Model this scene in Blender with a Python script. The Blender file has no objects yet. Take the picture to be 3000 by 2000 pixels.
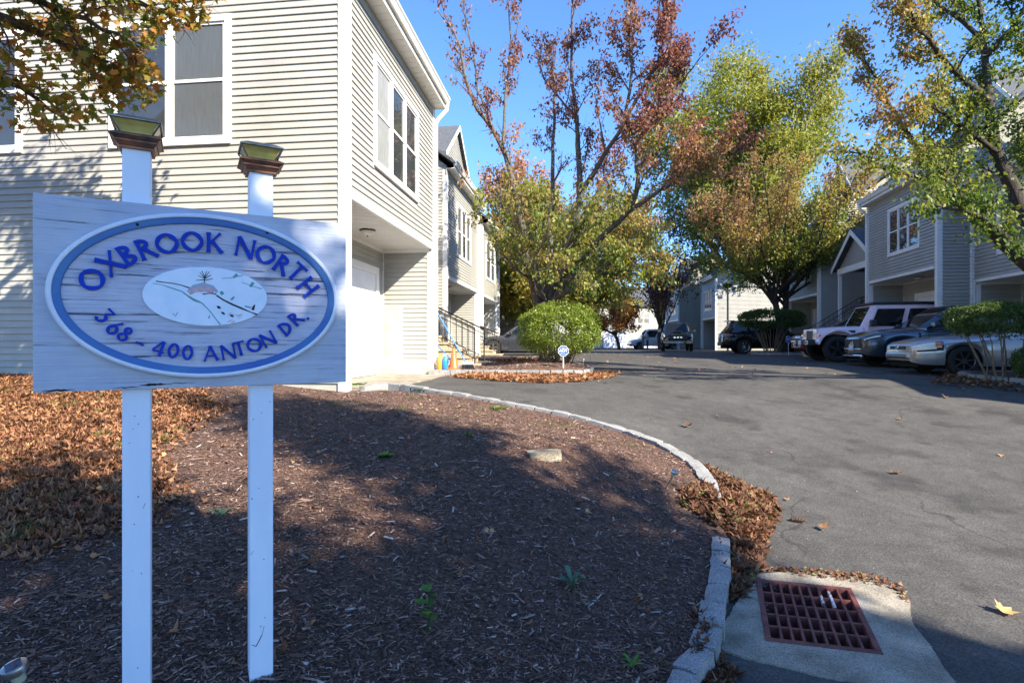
import bpy, bmesh, math, random
import numpy as np
from mathutils import Vector, Matrix
S = bpy.context.scene
C = S.collection
# ------------------------------------------------------------------ camera, sky, sun, exposure
F, CX, CY = 1650.0, 1500.0, 1003.0          # focal length and horizon in photograph pixels (3000 x 2000)
cd = bpy.data.cameras.new('camera'); cam = bpy.data.objects.new('camera', cd); C.objects.link(cam)
cam.location = (0, 0, 0); cam.rotation_euler = (math.radians(90), 0, 0)
cd.sensor_width = 36; cd.lens = 36*F/3000; cd.shift_y = 0.001; cd.clip_start = .05; cd.clip_end = 2000
cd.dof.use_dof = True; cd.dof.focus_distance = 2.6; cd.dof.aperture_fstop = 10.0
S.camera = cam
SUN_AZ, SUN_EL = math.radians(46), math.radians(35)   # right of straight-behind-the-camera, and above the horizon
sun_dir = Vector((math.sin(SUN_AZ)*math.cos(SUN_EL), -math.cos(SUN_AZ)*math.cos(SUN_EL), math.sin(SUN_EL)))
w = bpy.data.worlds.new('World'); S.world = w; w.use_nodes = True
nt = w.node_tree; nt.nodes.clear()
sky = nt.nodes.new('ShaderNodeTexSky'); sky.sky_type = 'NISHITA'; sky.sun_disc = False
sky.sun_elevation = SUN_EL
sky.sun_rotation = math.atan2(sun_dir.x, sun_dir.y)
sky.altitude = 50; sky.air_density = 1.0; sky.dust_density = .0; sky.ozone_density = 10.0
bg = nt.nodes.new('ShaderNodeBackground'); bg.inputs[1].default_value = .115
wo = nt.nodes.new('ShaderNodeOutputWorld')
nt.links.new(sky.outputs[0], bg.inputs[0]); nt.links.new(bg.outputs[0], wo.inputs[0])
sl = bpy.data.lights.new('sun', 'SUN'); sun = bpy.data.objects.new('sun', sl); C.objects.link(sun)
sl.energy = 4.8; sl.angle = math.radians(.55); sl.color = (1, .90, .74)
sun.rotation_euler = sun_dir.to_track_quat('Z', 'Y').to_euler(); sun.location = (20, -20, 30)
S.view_settings.view_transform = 'Standard'; S.view_settings.look = 'None'
S.view_settings.exposure = 1.7; S.view_settings.gamma = 1; S.view_settings.use_curve_mapping = False
S.render.engine = 'CYCLES'

# ------------------------------------------------------------------ helpers
rng = np.random.default_rng(7); random.seed(7)
I4 = Matrix.Identity(4); WM = {}
def tag(o, label=None, cat=None, group=None, kind=None):
    if label: o['label'] = label
    if cat: o['category'] = cat
    if group: o['group'] = group
    if kind: o['kind'] = kind
    return o
def parent(o, p):
    if p is not None:
        o.parent = p; o.matrix_parent_inverse = WM.get(p.name, I4).inverted()
def link(name, me, p=None, M=None):
    o = bpy.data.objects.new(name, me); C.objects.link(o)
    if M is not None: o.matrix_basis = M; WM[o.name] = M.copy()
    parent(o, p); return o
def empty(name, loc, label=None, cat=None, group=None, kind=None):
    o = bpy.data.objects.new(name, None); C.objects.link(o); o.location = loc; o.empty_display_size = .2
    WM[o.name] = Matrix.Translation(Vector(loc)); return tag(o, label, cat, group, kind)
def fast_mesh(name, V, Fc, mats=(), tone=None, smooth=False, mi=None):
    V = np.asarray(V, np.float32); Fc = np.asarray(Fc, np.int32); n = Fc.shape[1]
    me = bpy.data.meshes.new(name); me.vertices.add(len(V)); me.vertices.foreach_set('co', V.ravel())
    me.loops.add(Fc.size); me.loops.foreach_set('vertex_index', Fc.ravel())
    me.polygons.add(len(Fc)); me.polygons.foreach_set('loop_start', np.arange(0, Fc.size, n, dtype=np.int32))
    if smooth: me.polygons.foreach_set('use_smooth', np.ones(len(Fc), bool))
    for m in mats: me.materials.append(m)
    if mi is not None: me.polygons.foreach_set('material_index', np.asarray(mi, np.int32))
    if tone is not None:
        a = me.attributes.new('tone', 'FLOAT', 'FACE'); a.data.foreach_set('value', np.asarray(tone, np.float32))
    me.update(calc_edges=True); return me
class MB:
    def __init__(s): s.v = []; s.f = []; s.m = []; s.cm = 0
    def add(s, vs, fs):
        k = len(s.v); s.v += [tuple(x) for x in vs]; s.f += [tuple(i+k for i in f) for f in fs]; s.m += [s.cm]*len(fs); return s
    def hexa(s, c): return s.add(c, [(0,3,2,1),(4,5,6,7),(0,1,5,4),(1,2,6,5),(2,3,7,6),(3,0,4,7)])
    def box(s, x0, x1, y0, y1, z0, z1, fr=None):
        c = [(x0,y0,z0),(x1,y0,z0),(x1,y1,z0),(x0,y1,z0),(x0,y0,z1),(x1,y0,z1),(x1,y1,z1),(x0,y1,z1)]
        return s.hexa([fr(*q) for q in c] if fr else c)
    def prism(s, poly, d, fr=None):          # poly: list of 3D points, d: extrusion vector
        n = len(poly); d = Vector(d); a = [Vector(q) for q in poly]; b = [q+d for q in a]
        vs = a+b
        if fr: vs = [fr(*q) for q in vs]
        return s.add(vs, [tuple(range(n))[::-1], tuple(range(n, 2*n))]+[(i,(i+1)%n,n+(i+1)%n,n+i) for i in range(n)])
    def tube(s, pts, r, k=6, cap=True):
        pts = [Vector(q) for q in pts]; n = len(pts); rr = r if hasattr(r, '__len__') else [r]*n
        vs = []; fs = []; up = None
        for i, q in enumerate(pts):
            t = (pts[min(i+1,n-1)]-pts[max(i-1,0)]); t = t.normalized() if t.length > 1e-9 else Vector((0,0,1))
            if up is None:
                up = t.orthogonal().normalized()
            up = (up-t*up.dot(t)); up = up.normalized() if up.length > 1e-6 else t.orthogonal().normalized()
            sd = t.cross(up)
            for j in range(k):
                a = 2*math.pi*j/k; vs.append(q+(up*math.cos(a)+sd*math.sin(a))*rr[i])
        for i in range(n-1):
            for j in range(k): fs.append((i*k+j, i*k+(j+1)%k, (i+1)*k+(j+1)%k, (i+1)*k+j))
        if cap: fs += [tuple(range(k))[::-1], tuple(range((n-1)*k, n*k))]
        return s.add(vs, fs)
    def lathe(s, prof, c=(0,0,0), k=16, ax=(0,0,1), cap=True):   # prof: (radius, height) pairs
        ax = Vector(ax).normalized(); u = ax.orthogonal().normalized(); v = ax.cross(u); c = Vector(c); n = len(prof)
        vs = [c+ax*h+(u*math.cos(2*math.pi*j/k)+v*math.sin(2*math.pi*j/k))*r for r, h in prof for j in range(k)]
        fs = [(i*k+j, i*k+(j+1)%k, (i+1)*k+(j+1)%k, (i+1)*k+j) for i in range(n-1) for j in range(k)]
        if cap: fs += [tuple(range(k))[::-1], tuple(range((n-1)*k, n*k))]
        return s.add(vs, fs)
    def mesh(s, name, mats, smooth=False, fix=True):
        me = bpy.data.meshes.new(name); me.from_pydata(s.v, [], s.f)
        for m in (mats if isinstance(mats, (list, tuple)) else [mats]): me.materials.append(m)
        me.polygons.foreach_set('material_index', s.m)
        if fix:
            b = bmesh.new(); b.from_mesh(me); bmesh.ops.recalc_face_normals(b, faces=b.faces); b.to_mesh(me); b.free()
        if smooth:
            me.polygons.foreach_set('use_smooth', [True]*len(me.polygons))
            if smooth != True: me.set_sharp_from_angle(angle=math.radians(smooth))
        me.update(); return me
    def build(s, name, mats, p=None, smooth=False, bevel=0, fix=True, M=None):
        o = link(name, s.mesh(name, mats, smooth, fix), p, M)
        if bevel:
            m = o.modifiers.new('bevel', 'BEVEL'); m.width = bevel; m.segments = 2; m.limit_method = 'ANGLE'; m.angle_limit = .6
        return o
class Fr:                                    # a local frame: p along, q outward, z up
    def __init__(s, o, a, n): s.o = Vector((o[0], o[1], 0)); s.a = Vector((a[0], a[1], 0)).normalized(); s.n = Vector((n[0], n[1], 0)).normalized()
    def __call__(s, p, q, z): r = s.o+s.a*p+s.n*q; return Vector((r.x, r.y, z))
    def sub(s, p, q): r = s(p, q, 0); return Fr(r, s.a, s.n)
def ray(u, v, Y): return Vector(((u-CX)/F*Y, Y, (CY-v)/F*Y))
def sm(t): t = np.clip(t, 0, 1); return t*t*(3-2*t)
def gz(x, y):                                # the asphalt: rises from the street to the court
    e = 9+3.5*sm((x+1.5)/6.5)
    z = -1.67+.95*sm((y-2.5)/(e-2.5))
    z = z+.14*sm((y-12)/8)-.12*sm((y-35)/25)
    return z
def hit(u, v, off=0.0, fn=None):             # where the line of sight through (u, v) meets the ground raised by off
    Y = np.arange(.8, 90, .01); X = (u-CX)/F*Y; Z = (CY-v)/F*Y
    g = (fn or gz)(X, Y)+off; i = int(np.argmax(Z <= g)) if np.any(Z <= g) else len(Y)-1
    return Vector((float(X[i]), float(Y[i]), float(g[i])))
def catmull(pts, n):
    P_ = np.array(pts, float); P_ = np.vstack([2*P_[0]-P_[1], P_, 2*P_[-1]-P_[-2]]); out = []
    for i in range(1, len(P_)-2):
        for t in np.linspace(0, 1, n, endpoint=False):
            a, b, c, d = P_[i-1:i+3]
            out.append(.5*(2*b+(c-a)*t+(2*a-5*b+4*c-d)*t*t+(3*b-a-3*c+d)*t**3))
    out.append(P_[-2]); return np.array(out)

# ------------------------------------------------------------------ materials
def ramp(n, stops, interp='LINEAR'):
    r = n.nodes.new('ShaderNodeValToRGB'); r.color_ramp.interpolation = interp; e = r.color_ramp.elements
    while len(e) < len(stops): e.new(.5)
    for i, (p, c) in enumerate(stops): e[i].position = p; e[i].color = (*c, 1) if len(c) == 3 else c
    return r
def new_mat(name):
    m = bpy.data.materials.new(name); m.use_nodes = True; n = m.node_tree; b = n.nodes['Principled BSDF']; return m, n, b
def pos(n, scale=(1,1,1), space='Position'):
    g = n.nodes.new('ShaderNodeNewGeometry') if space == 'Position' else n.nodes.new('ShaderNodeTexCoord')
    mp = n.nodes.new('ShaderNodeMapping'); mp.inputs['Scale'].default_value = scale
    n.links.new(g.outputs[space], mp.inputs[0]); return mp.outputs[0]
def noise(n, vec, scale, detail=4, rough=.55):
    t = n.nodes.new('ShaderNodeTexNoise'); t.inputs['Scale'].default_value = scale; t.inputs['Detail'].default_value = detail
    t.inputs['Roughness'].default_value = rough; n.links.new(vec, t.inputs['Vector']); return t.outputs['Fac']
def bump(n, b, h, strength, dist=.01):
    k = n.nodes.new('ShaderNodeBump'); k.inputs['Strength'].default_value = strength; k.inputs['Distance'].default_value = dist
    n.links.new(h, k.inputs['Height']); n.links.new(k.outputs[0], b.inputs['Normal']); return k
def mixc(n, fac, a, c, mode='MIX'):
    m = n.nodes.new('ShaderNodeMix'); m.data_type = 'RGBA'; m.blend_type = mode
    for s_, v in ((0, fac), (6, a), (7, c)):
        if isinstance(v, (int, float)): m.inputs[s_].default_value = v
        elif isinstance(v, tuple): m.inputs[s_].default_value = (*v, 1)
        else: n.links.new(v, m.inputs[s_])
    return m.outputs[2]
def M(name, c1, c2=None, scale=6, rough=.6, bmp=0, bscale=60, metal=0, stretch=(1,1,1), coat=0, spec=.5, dist=.004, lo=.35, hi=.65, space='Position'):
    m, n, b = new_mat(name); b.inputs['Roughness'].default_value = rough; b.inputs['Metallic'].default_value = metal
    b.inputs['Coat Weight'].default_value = coat; b.inputs['Specular IOR Level'].default_value = spec
    if c2 is None: c2 = tuple(x*.86 for x in c1)
    v = pos(n, stretch, space); r = ramp(n, [(lo, c2), (hi, c1)]); n.links.new(noise(n, v, scale, 6), r.inputs[0]); n.links.new(r.outputs[0], b.inputs['Base Color'])
    if bmp: bump(n, b, noise(n, v, bscale, 4), bmp, dist)
    return m
def leaf_mat(name, stops, trans=.35, rough=.5):
    m, n, b = new_mat(name); a = n.nodes.new('ShaderNodeAttribute'); a.attribute_name = 'tone'
    r = ramp(n, stops); n.links.new(a.outputs['Fac'], r.inputs[0]); n.links.new(r.outputs[0], b.inputs['Base Color'])
    b.inputs['Roughness'].default_value = rough; b.inputs['Specular IOR Level'].default_value = .35
    t = n.nodes.new('ShaderNodeBsdfTranslucent'); n.links.new(mixc(n, 1.0, r.outputs[0], (1.5, 1.35, .7), 'MULTIPLY'), t.inputs[0])
    x = n.nodes.new('ShaderNodeMixShader'); x.inputs[0].default_value = trans
    n.links.new(b.outputs[0], x.inputs[1]); n.links.new(t.outputs[0], x.inputs[2])
    n.links.new(x.outputs[0], n.nodes['Material Output'].inputs[0]); return m
def asphalt_mat():
    m, n, b = new_mat('asphalt'); v = pos(n)
    base = ramp(n, [(.3, (.060,.0585,.056)), (.7, (.093,.090,.085))]); n.links.new(noise(n, v, .9, 6, .6), base.inputs[0])
    fine = ramp(n, [(.35, (.45,.45,.45)), (.7, (1.45,1.45,1.45))]); n.links.new(noise(n, v, 75, 4, .7), fine.inputs[0])
    mid = ramp(n, [(.3, (.74,.74,.75)), (.7, (1.2,1.19,1.17))]); n.links.new(noise(n, v, 5, 6, .7), mid.inputs[0])
    st = ramp(n, [(.56, (1,1,1)), (.70, (.58,.58,.59))]); n.links.new(noise(n, v, 1.7, 3, .5), st.inputs[0])
    c = mixc(n, 1.0, base.outputs[0], fine.outputs[0], 'MULTIPLY'); c = mixc(n, 1.0, c, mid.outputs[0], 'MULTIPLY'); c = mixc(n, 1.0, c, st.outputs[0], 'MULTIPLY')
    vo = n.nodes.new('ShaderNodeTexVoronoi'); vo.inputs['Scale'].default_value = 30; n.links.new(v, vo.inputs['Vector'])
    sp = ramp(n, [(.05, (1,1,1)), (.10, (0,0,0))]); n.links.new(vo.outputs['Distance'], sp.inputs[0])
    th = n.nodes.new('ShaderNodeMath'); th.operation = 'GREATER_THAN'; th.inputs[1].default_value = .62
    sx = n.nodes.new('ShaderNodeSeparateColor'); n.links.new(vo.outputs['Color'], sx.inputs[0]); n.links.new(sx.outputs[0], th.inputs[0])
    ml = n.nodes.new('ShaderNodeMath'); ml.operation = 'MULTIPLY'; n.links.new(sp.outputs[0], ml.inputs[0]); n.links.new(th.outputs[0], ml.inputs[1])
    c = mixc(n, ml.outputs[0], c, (.27,.26,.23))
    # cracks
    wv = n.nodes.new('ShaderNodeVectorMath'); wv.operation = 'ADD'; nn = n.nodes.new('ShaderNodeTexNoise'); nn.inputs['Scale'].default_value = 1.6; nn.inputs['Detail'].default_value = 8
    n.links.new(v, nn.inputs['Vector']); n.links.new(nn.outputs['Color'], wv.inputs[0]); n.links.new(v, wv.inputs[1])
    ve = n.nodes.new('ShaderNodeTexVoronoi'); ve.feature = 'DISTANCE_TO_EDGE'; ve.inputs['Scale'].default_value = .42; n.links.new(wv.outputs[0], ve.inputs['Vector'])
    cr = ramp(n, [(.0025, (1,1,1)), (.006, (0,0,0))]); n.links.new(ve.outputs['Distance'], cr.inputs[0])
    gate = ramp(n, [(.5, (0,0,0)), (.6, (.75,.75,.75))]); n.links.new(noise(n, v, .55, 2), gate.inputs[0])
    mg = mixc(n, 1.0, cr.outputs[0], gate.outputs[0], 'MULTIPLY')
    c = mixc(n, mg, c, (.022,.021,.02))
    n.links.new(c, b.inputs['Base Color']); b.inputs['Roughness'].default_value = .85; b.inputs['Specular IOR Level'].default_value = .3
    bump(n, b, noise(n, v, 90, 3), .55, .006); return m
def wood_paint(name, c, crack, dark=(.03,.04,.06), amount=.5, axis=(1,1,30), scale=2.2):
    m, n, b = new_mat(name); v = pos(n, axis)
    f = noise(n, v, scale, 8, .72)
    lo = .5-amount*.22
    r = ramp(n, [(lo-.035, dark), (lo, tuple(x*.72 for x in c)), (lo+.05, tuple(x*.93 for x in c)), (.7, c)]); n.links.new(f, r.inputs[0])
    patch = ramp(n, [(.35, (.80,.84,.95)), (.65, (1,1,1))]); n.links.new(noise(n, pos(n, (1,1,1)), 5, 3), patch.inputs[0])
    n.links.new(mixc(n, 1.0, r.outputs[0], patch.outputs[0], 'MULTIPLY'), b.inputs['Base Color'])
    b.inputs['Roughness'].default_value = .5; bump(n, b, f, crack, .006); return m
def speckle_mat(name, a, c, d, scale=220, rough=.75, bmp=.5, stain=None):
    m, n, b = new_mat(name); v = pos(n)
    r = ramp(n, [(.36, d), (.5, a), (.66, c)]); n.links.new(noise(n, v, scale, 3, .7), r.inputs[0])
    big = ramp(n, [(.3, stain or (.72,.70,.66)), (.7, (1.12,1.1,1.08))]); n.links.new(noise(n, v, 5, 5), big.inputs[0])
    n.links.new(mixc(n, 1.0, r.outputs[0], big.outputs[0], 'MULTIPLY'), b.inputs['Base Color']); b.inputs['Roughness'].default_value = rough
    bump(n, b, noise(n, v, 70, 5), bmp, .008); return m
def paint(name, c, metal=.0, rough=.28, coat=.8): 
    m, n, b = new_mat(name); b.inputs['Base Color'].default_value = (*c, 1); b.inputs['Metallic'].default_value = metal
    b.inputs['Roughness'].default_value = rough; b.inputs['Coat Weight'].default_value = coat; b.inputs['Coat Roughness'].default_value = .03
    r = ramp(n, [(.4, tuple(x*.92 for x in c)), (.6, c)]); n.links.new(noise(n, pos(n), 3, 4), r.inputs[0]); n.links.new(r.outputs[0], b.inputs['Base Color']); return m
mt = dict(
 asphalt=asphalt_mat(),
 siding=M('vinyl_siding', (.375,.368,.335), (.35,.343,.312), 3, .45, .08, 40, stretch=(1,1,6)),
 siding_grey=M('grey_vinyl_siding', (.37,.37,.345), (.33,.33,.31), 3, .5, .08, 40, stretch=(1,1,6)),
 sheath=M('wall_sheathing', (.36,.35,.30), rough=.8),
 white=M('white_vinyl', (.74,.74,.73), (.69,.69,.68), 4, .42),
 soffit=M('soffit_vinyl', (.74,.73,.69), (.70,.69,.65), 4, .5),
 gutter=M('gutter_metal', (.72,.71,.66), (.64,.63,.58), 5, .35),
 shingle=M('asphalt_shingle', (.10,.11,.125), (.05,.055,.065), 14, .9, .8, 40, stretch=(1,1,3)),
 glass=M('window_glass', (.045,.05,.055), (.03,.034,.04), 2, .03, spec=1.0),
 screen=M('screened_glass', (.10,.105,.10), (.075,.08,.08), 4, .3, stretch=(30,30,.8), coat=.5),
 curtain=M('net_curtain_pane', (.34,.35,.35), (.22,.235,.24), 9, .2, stretch=(9,9,.5), coat=.6),
 door=M('garage_door_paint', (.74,.76,.80), (.68,.70,.75), 3, .4),
 stucco=M('parged_foundation', (.56,.48,.37), (.46,.38,.29), 5, .9, .5, 30),
 concrete=speckle_mat('concrete', (.31,.285,.235), (.40,.37,.31), (.16,.145,.12), 110, stain=(.50,.46,.40)),
 steps=speckle_mat('cast_steps', (.44,.36,.25), (.54,.45,.33), (.32,.26,.18), 90),
 granite=speckle_mat('granite', (.27,.275,.28), (.42,.42,.41), (.10,.11,.125), 150, bmp=.9),
 mulch=M('mulch_soil', (.135,.072,.050), (.055,.032,.024), 30, .95, 1.0, 60, dist=.02),
 iron=M('black_iron', (.02,.02,.022), rough=.45),
 rust=M('rusty_grate', (.20,.055,.042), (.085,.03,.026), 18, .75, .6, 120),
 pit=M('drain_pit', (.012,.011,.010), rough=1),
 post=M('white_post_paint', (.70,.77,.88), (.61,.69,.82), 2.2, .42, .12, 30, stretch=(3,3,.7)),
 board=wood_paint('weathered_board_paint', (.47,.51,.60), .9, dark=(.07,.08,.12), amount=.60, axis=(1.2,1.2,46), scale=1.5),
 field=wood_paint('grooved_plaque_paint', (.53,.55,.66), 1.0, dark=(.06,.065,.11), amount=.36, axis=(1.8,1.8,62), scale=1.5),
 rim=wood_paint('rim_white', (.74,.77,.82), .2, dark=(.3,.32,.34), amount=1.0, axis=(1,1,8)),
 ring=M('ring_blue', (.035,.16,.38), (.018,.09,.36), 3.0, .5, .2, 40),
 letter=M('letter_blue', (.005,.045,.42), (.004,.034,.33), 12, .6, spec=.15),
 capbronze=M('bronze_cap', (.32,.12,.06), (.10,.06,.045), 16, .45, .2, 80, metal=.35),
 capglass=M('amber_lens', (.50,.42,.13), (.38,.31,.09), 14, .3, coat=.3),
 captop=M('cap_top_metal', (.20,.23,.24), (.10,.12,.13), 12, .25, metal=.6),
 solar=M('solar_cell', (.012,.02,.05), rough=.12, coat=1),
 steel=M('brushed_steel', (.52,.50,.46), (.40,.39,.36), 20, .28, metal=.9),
 bark=M('grey_bark', (.17,.145,.12), (.07,.058,.048), 9, .95, 1.0, 30, stretch=(3,3,.8), dist=.03),
 bark_pale=M('pale_bark', (.26,.23,.195), (.12,.10,.085), 9, .95, 1.0, 30, stretch=(3,3,.8), dist=.03),
 bark_dark=M('dark_bark', (.075,.06,.05), (.03,.026,.023), 9, .95, 1.0, 30, stretch=(3,3,.8), dist=.03),
 twig=M('bush_stem', (.20,.15,.10), (.11,.085,.06), 12, .9),
 rubber=M('tyre_rubber', (.018,.018,.019), rough=.8),
 black=M('black_plastic', (.016,.016,.018), rough=.5),
 well=M('wheel_well', (.006,.006,.007), rough=1),
 alloy=M('alloy_rim', (.50,.51,.53), rough=.25, metal=.85),
 darkalloy=M('dark_alloy_rim', (.12,.12,.13), rough=.3, metal=.8),
 chrome=M('chrome', (.72,.73,.75), rough=.1, metal=1),
 autoglass=M('car_glass', (.008,.009,.011), rough=.04, spec=.45),
 lamp=M('clear_lamp', (.85,.83,.72), (.72,.71,.64), 20, .25, coat=.4),
 amber=M('amber_lamp', (.70,.20,.03), rough=.15, coat=1),
 tail=M('tail_lamp', (.45,.02,.03), (.55,.25,.25), 6, .12, coat=1),
 plate=M('number_plate', (.42,.56,.70), (.62,.70,.78), 8, .4),
 blue=paint('yard_sign_blue', (.02,.09,.50), rough=.4, coat=.1), signwhite=M('sign_white', (.80,.80,.80), rough=.4),
 orange=M('cone_orange', (.75,.14,.03), rough=.45), jug_y=M('jug_orange', (.80,.33,.03), rough=.35), jug_b=M('jug_blue', (.02,.20,.72), rough=.35),
 skin=M('skin', (.50,.30,.22), rough=.6), hair=M('dark_hair', (.02,.014,.01), rough=.7), hair2=M('brown_hair', (.13,.07,.04), rough=.7),
 jeans=M('blue_jeans', (.06,.10,.22), (.04,.07,.16), 30, .9), pale_top=M('pale_top', (.60,.52,.55), rough=.9), print_=M('print_cloth', (.40,.30,.30), (.07,.05,.06), 22, .9, lo=.45, hi=.55),
)

for k_ in ('siding', 'siding_grey'):          # boards differ a little from one another
    n = mt[k_].node_tree; b = n.nodes['Principled BSDF']; src_ = b.inputs['Base Color'].links[0].from_socket
    oi = n.nodes.new('ShaderNodeObjectInfo'); r = ramp(n, [(0, (.94,.94,.945)), (1, (1.03,1.03,1.02))]); n.links.new(oi.outputs['Random'], r.inputs[0])
    dr = ramp(n, [(.32, (.86,.86,.85)), (.6, (1,1,1))]); n.links.new(noise(n, pos(n, (1,1,.25)), 1.3, 5, .6), dr.inputs[0])
    n.links.new(mixc(n, 1.0, mixc(n, 1.0, src_, r.outputs[0], 'MULTIPLY'), dr.outputs[0], 'MULTIPLY'), b.inputs['Base Color'])
# ------------------------------------------------------------------ ground
def sheet(name, xs, ys, fn, mat, smooth=True):
    X, Y = np.meshgrid(xs, ys); Z = fn(X, Y); V = np.stack([X, Y, Z], -1).reshape(-1, 3); nx = len(xs); ny = len(ys)
    i = (np.arange(ny-1)[:, None]*nx+np.arange(nx-1)).ravel()
    return link(name, fast_mesh(name, V, np.stack([i, i+1, i+nx+1, i+nx], 1), [mat], smooth=smooth))
g = MB().add([(-600,-600,-2.4),(600,-600,-2.4),(600,600,-2.4),(-600,600,-2.4)], [(0,1,2,3)]).build('ground', M('grass_ground', (.07,.08,.03), (.05,.045,.025), 1.5, .95)); tag(g, kind='structure')
# the front left house's frame (needed for the planting bed)
HA = Fr((-2.35, 8.0), (.121, 1), (1, -.121))
KPX = [(1122,1122),(1275,1139),(1467,1172),(1633,1204),(1786,1243),(1913,1287),(2012,1337),(2064,1388),(2092,1454),(2111,1607),(2092,1760),(2056,1888),(1990,2000)]
kp = [hit(u, v, .12) for u, v in KPX]
kc = [(-2.30, 7.93)]+[(q.x, q.y) for q in kp]+[(.30,1.55),(-.45,.3),(-1.5,-1.2),(-3.2,-2.6)]
KC = catmull(kc, 14)
seg = np.linalg.norm(np.diff(KC, axis=0), axis=1); KS = np.concatenate([[0], np.cumsum(seg)])
def kerb_dist(X, Y):
    sh = X.shape; P_ = np.stack([X.ravel(), Y.ravel()], 1); best = np.full(len(P_), 1e9)
    for a, b in zip(KC[:-1:2], KC[2::2]):
        d = b-a; t = np.clip(((P_-a)@d)/(d@d), 0, 1); best = np.minimum(best, np.hypot(*(P_-(a+t[:, None]*d)).T))
    return best.reshape(sh)
BPOLY = np.vstack([KC, [(-16,-3), (-16, 12), (-2.35, 9.5)]])
def inside(X, Y, poly=BPOLY):
    r = np.zeros(X.shape, bool); n = len(poly)
    for i in range(n):
        x0, y0 = poly[i]; x1, y1 = poly[(i+1) % n]
        if y0 == y1: continue
        c = ((y0 > Y) != (y1 > Y)) & (X < (x1-x0)*(Y-y0)/(y1-y0)+x0); r ^= c
    return r
def bed_z(X, Y):
    X = np.asarray(X, float); Y = np.asarray(Y, float); sh = X.shape; X = np.atleast_1d(X); Y = np.atleast_1d(Y)
    d = kerb_dist(X, Y); kt = gz(X, Y)+.085
    pl = np.where(Y > 2.28, -1.336+.139*(Y-2.28), -1.336+.06*(Y-2.28)); pl = np.minimum(pl, -.52)
    pl = np.maximum(pl, kt)+.018*np.sin(X*3.1+Y*1.7)+.012*np.sin(X*7.3-Y*5.1)
    return (kt+(pl-kt)*sm(d/2.1)).reshape(sh)
def bed_sheet(X, Y):
    z = bed_z(X, Y); ins = inside(X, Y); d = kerb_dist(X, Y)
    z = np.where(ins | (d < .05), z, gz(X, Y)-.3)
    front = (X-HA.o.x)*HA.a.x+(Y-HA.o.y)*HA.a.y
    return np.where(front > .10, -1.6, z)
road = sheet('road', np.concatenate([np.arange(-14, 18, .4), np.arange(18, 60, 3)]), np.concatenate([np.arange(-14, 30, .4), np.arange(30, 100, 2)]), gz, mt['asphalt'])
# hole for the drain is not needed: the basin stands proud of the asphalt by a few millimetres
tag(road, kind='structure')
bed = sheet('mulch_bed', np.arange(-15, 2.6, .08), np.arange(-3.2, 9.8, .08), bed_sheet, mt['mulch']); tag(bed, kind='structure')
def block_mesh(seed, l=.25, w=.125, h=.30):
    b = bmesh.new(); bmesh.ops.create_cube(b, size=1); bmesh.ops.subdivide_edges(b, edges=b.edges[:], cuts=2, use_grid_fill=True)
    r = random.Random(seed)
    for v in b.verts:
        x, y, z = v.co; k = 1-.10*max(0, abs(x)+abs(y)+abs(z)-.95)
        v.co = Vector((x*l*k+r.uniform(-.008,.008), y*w*k+r.uniform(-.007,.007), z*h*k+r.uniform(-.006,.006)))
    me = bpy.data.meshes.new('kerb_block'); b.to_mesh(me); b.free(); me.materials.append(mt['granite'])
    me.polygons.foreach_set('use_smooth', [True]*len(me.polygons)); me.set_sharp_from_angle(angle=math.radians(35)); me.update(); return me
BM = [block_mesh(i) for i in range(7)]
def kerb(name, label, path, top, s0, s1, step=.245, skip=()):
    K = np.asarray(path); sg = np.linalg.norm(np.diff(K, axis=0), axis=1); ss = np.concatenate([[0], np.cumsum(sg)])
    root = empty(name, (K[len(K)//2][0], K[len(K)//2][1], float(top(*K[len(K)//2]))), kind='structure'); s_ = s0; i = 0
    while s_ < min(s1, ss[-1]):
        if not any(a < s_ < b for a, b in skip):
            x, y = np.interp(s_, ss, K[:, 0]), np.interp(s_, ss, K[:, 1]); x2, y2 = np.interp(s_+.05, ss, K[:, 0]), np.interp(s_+.05, ss, K[:, 1])
            a = math.atan2(y2-y, x2-x)+random.uniform(-.05,.05); z = float(top(x, y))
            z2 = float(top(x+math.cos(a)*.1, y+math.sin(a)*.1)); pitch = -math.atan2(z2-z, .1)
            Mx = Matrix.Translation((x, y, z-.15+random.uniform(-.008,.008))) @ Matrix.Rotation(a, 4, 'Z') @ Matrix.Rotation(pitch, 4, 'Y') @ Matrix.Diagonal((random.uniform(.90,1.0), random.uniform(.9,1.12), 1, 1))
            link('kerb_block', BM[i % 7], root, Mx)
        s_ += step; i += 1
    return root
ktop = lambda x, y: gz(x, y)+.12
# arc lengths where the fallen leaves bury the kerb
def karc(u, v):
    q = hit(u, v, .12); i = int(np.argmin(np.hypot(KC[:, 0]-q.x, KC[:, 1]-q.y))); return KS[i]
kerb('kerb', '', KC, ktop, .45, karc(1990, 2000)+2.0, skip=[(karc(2095, 1470), karc(2113, 1585))])
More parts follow.
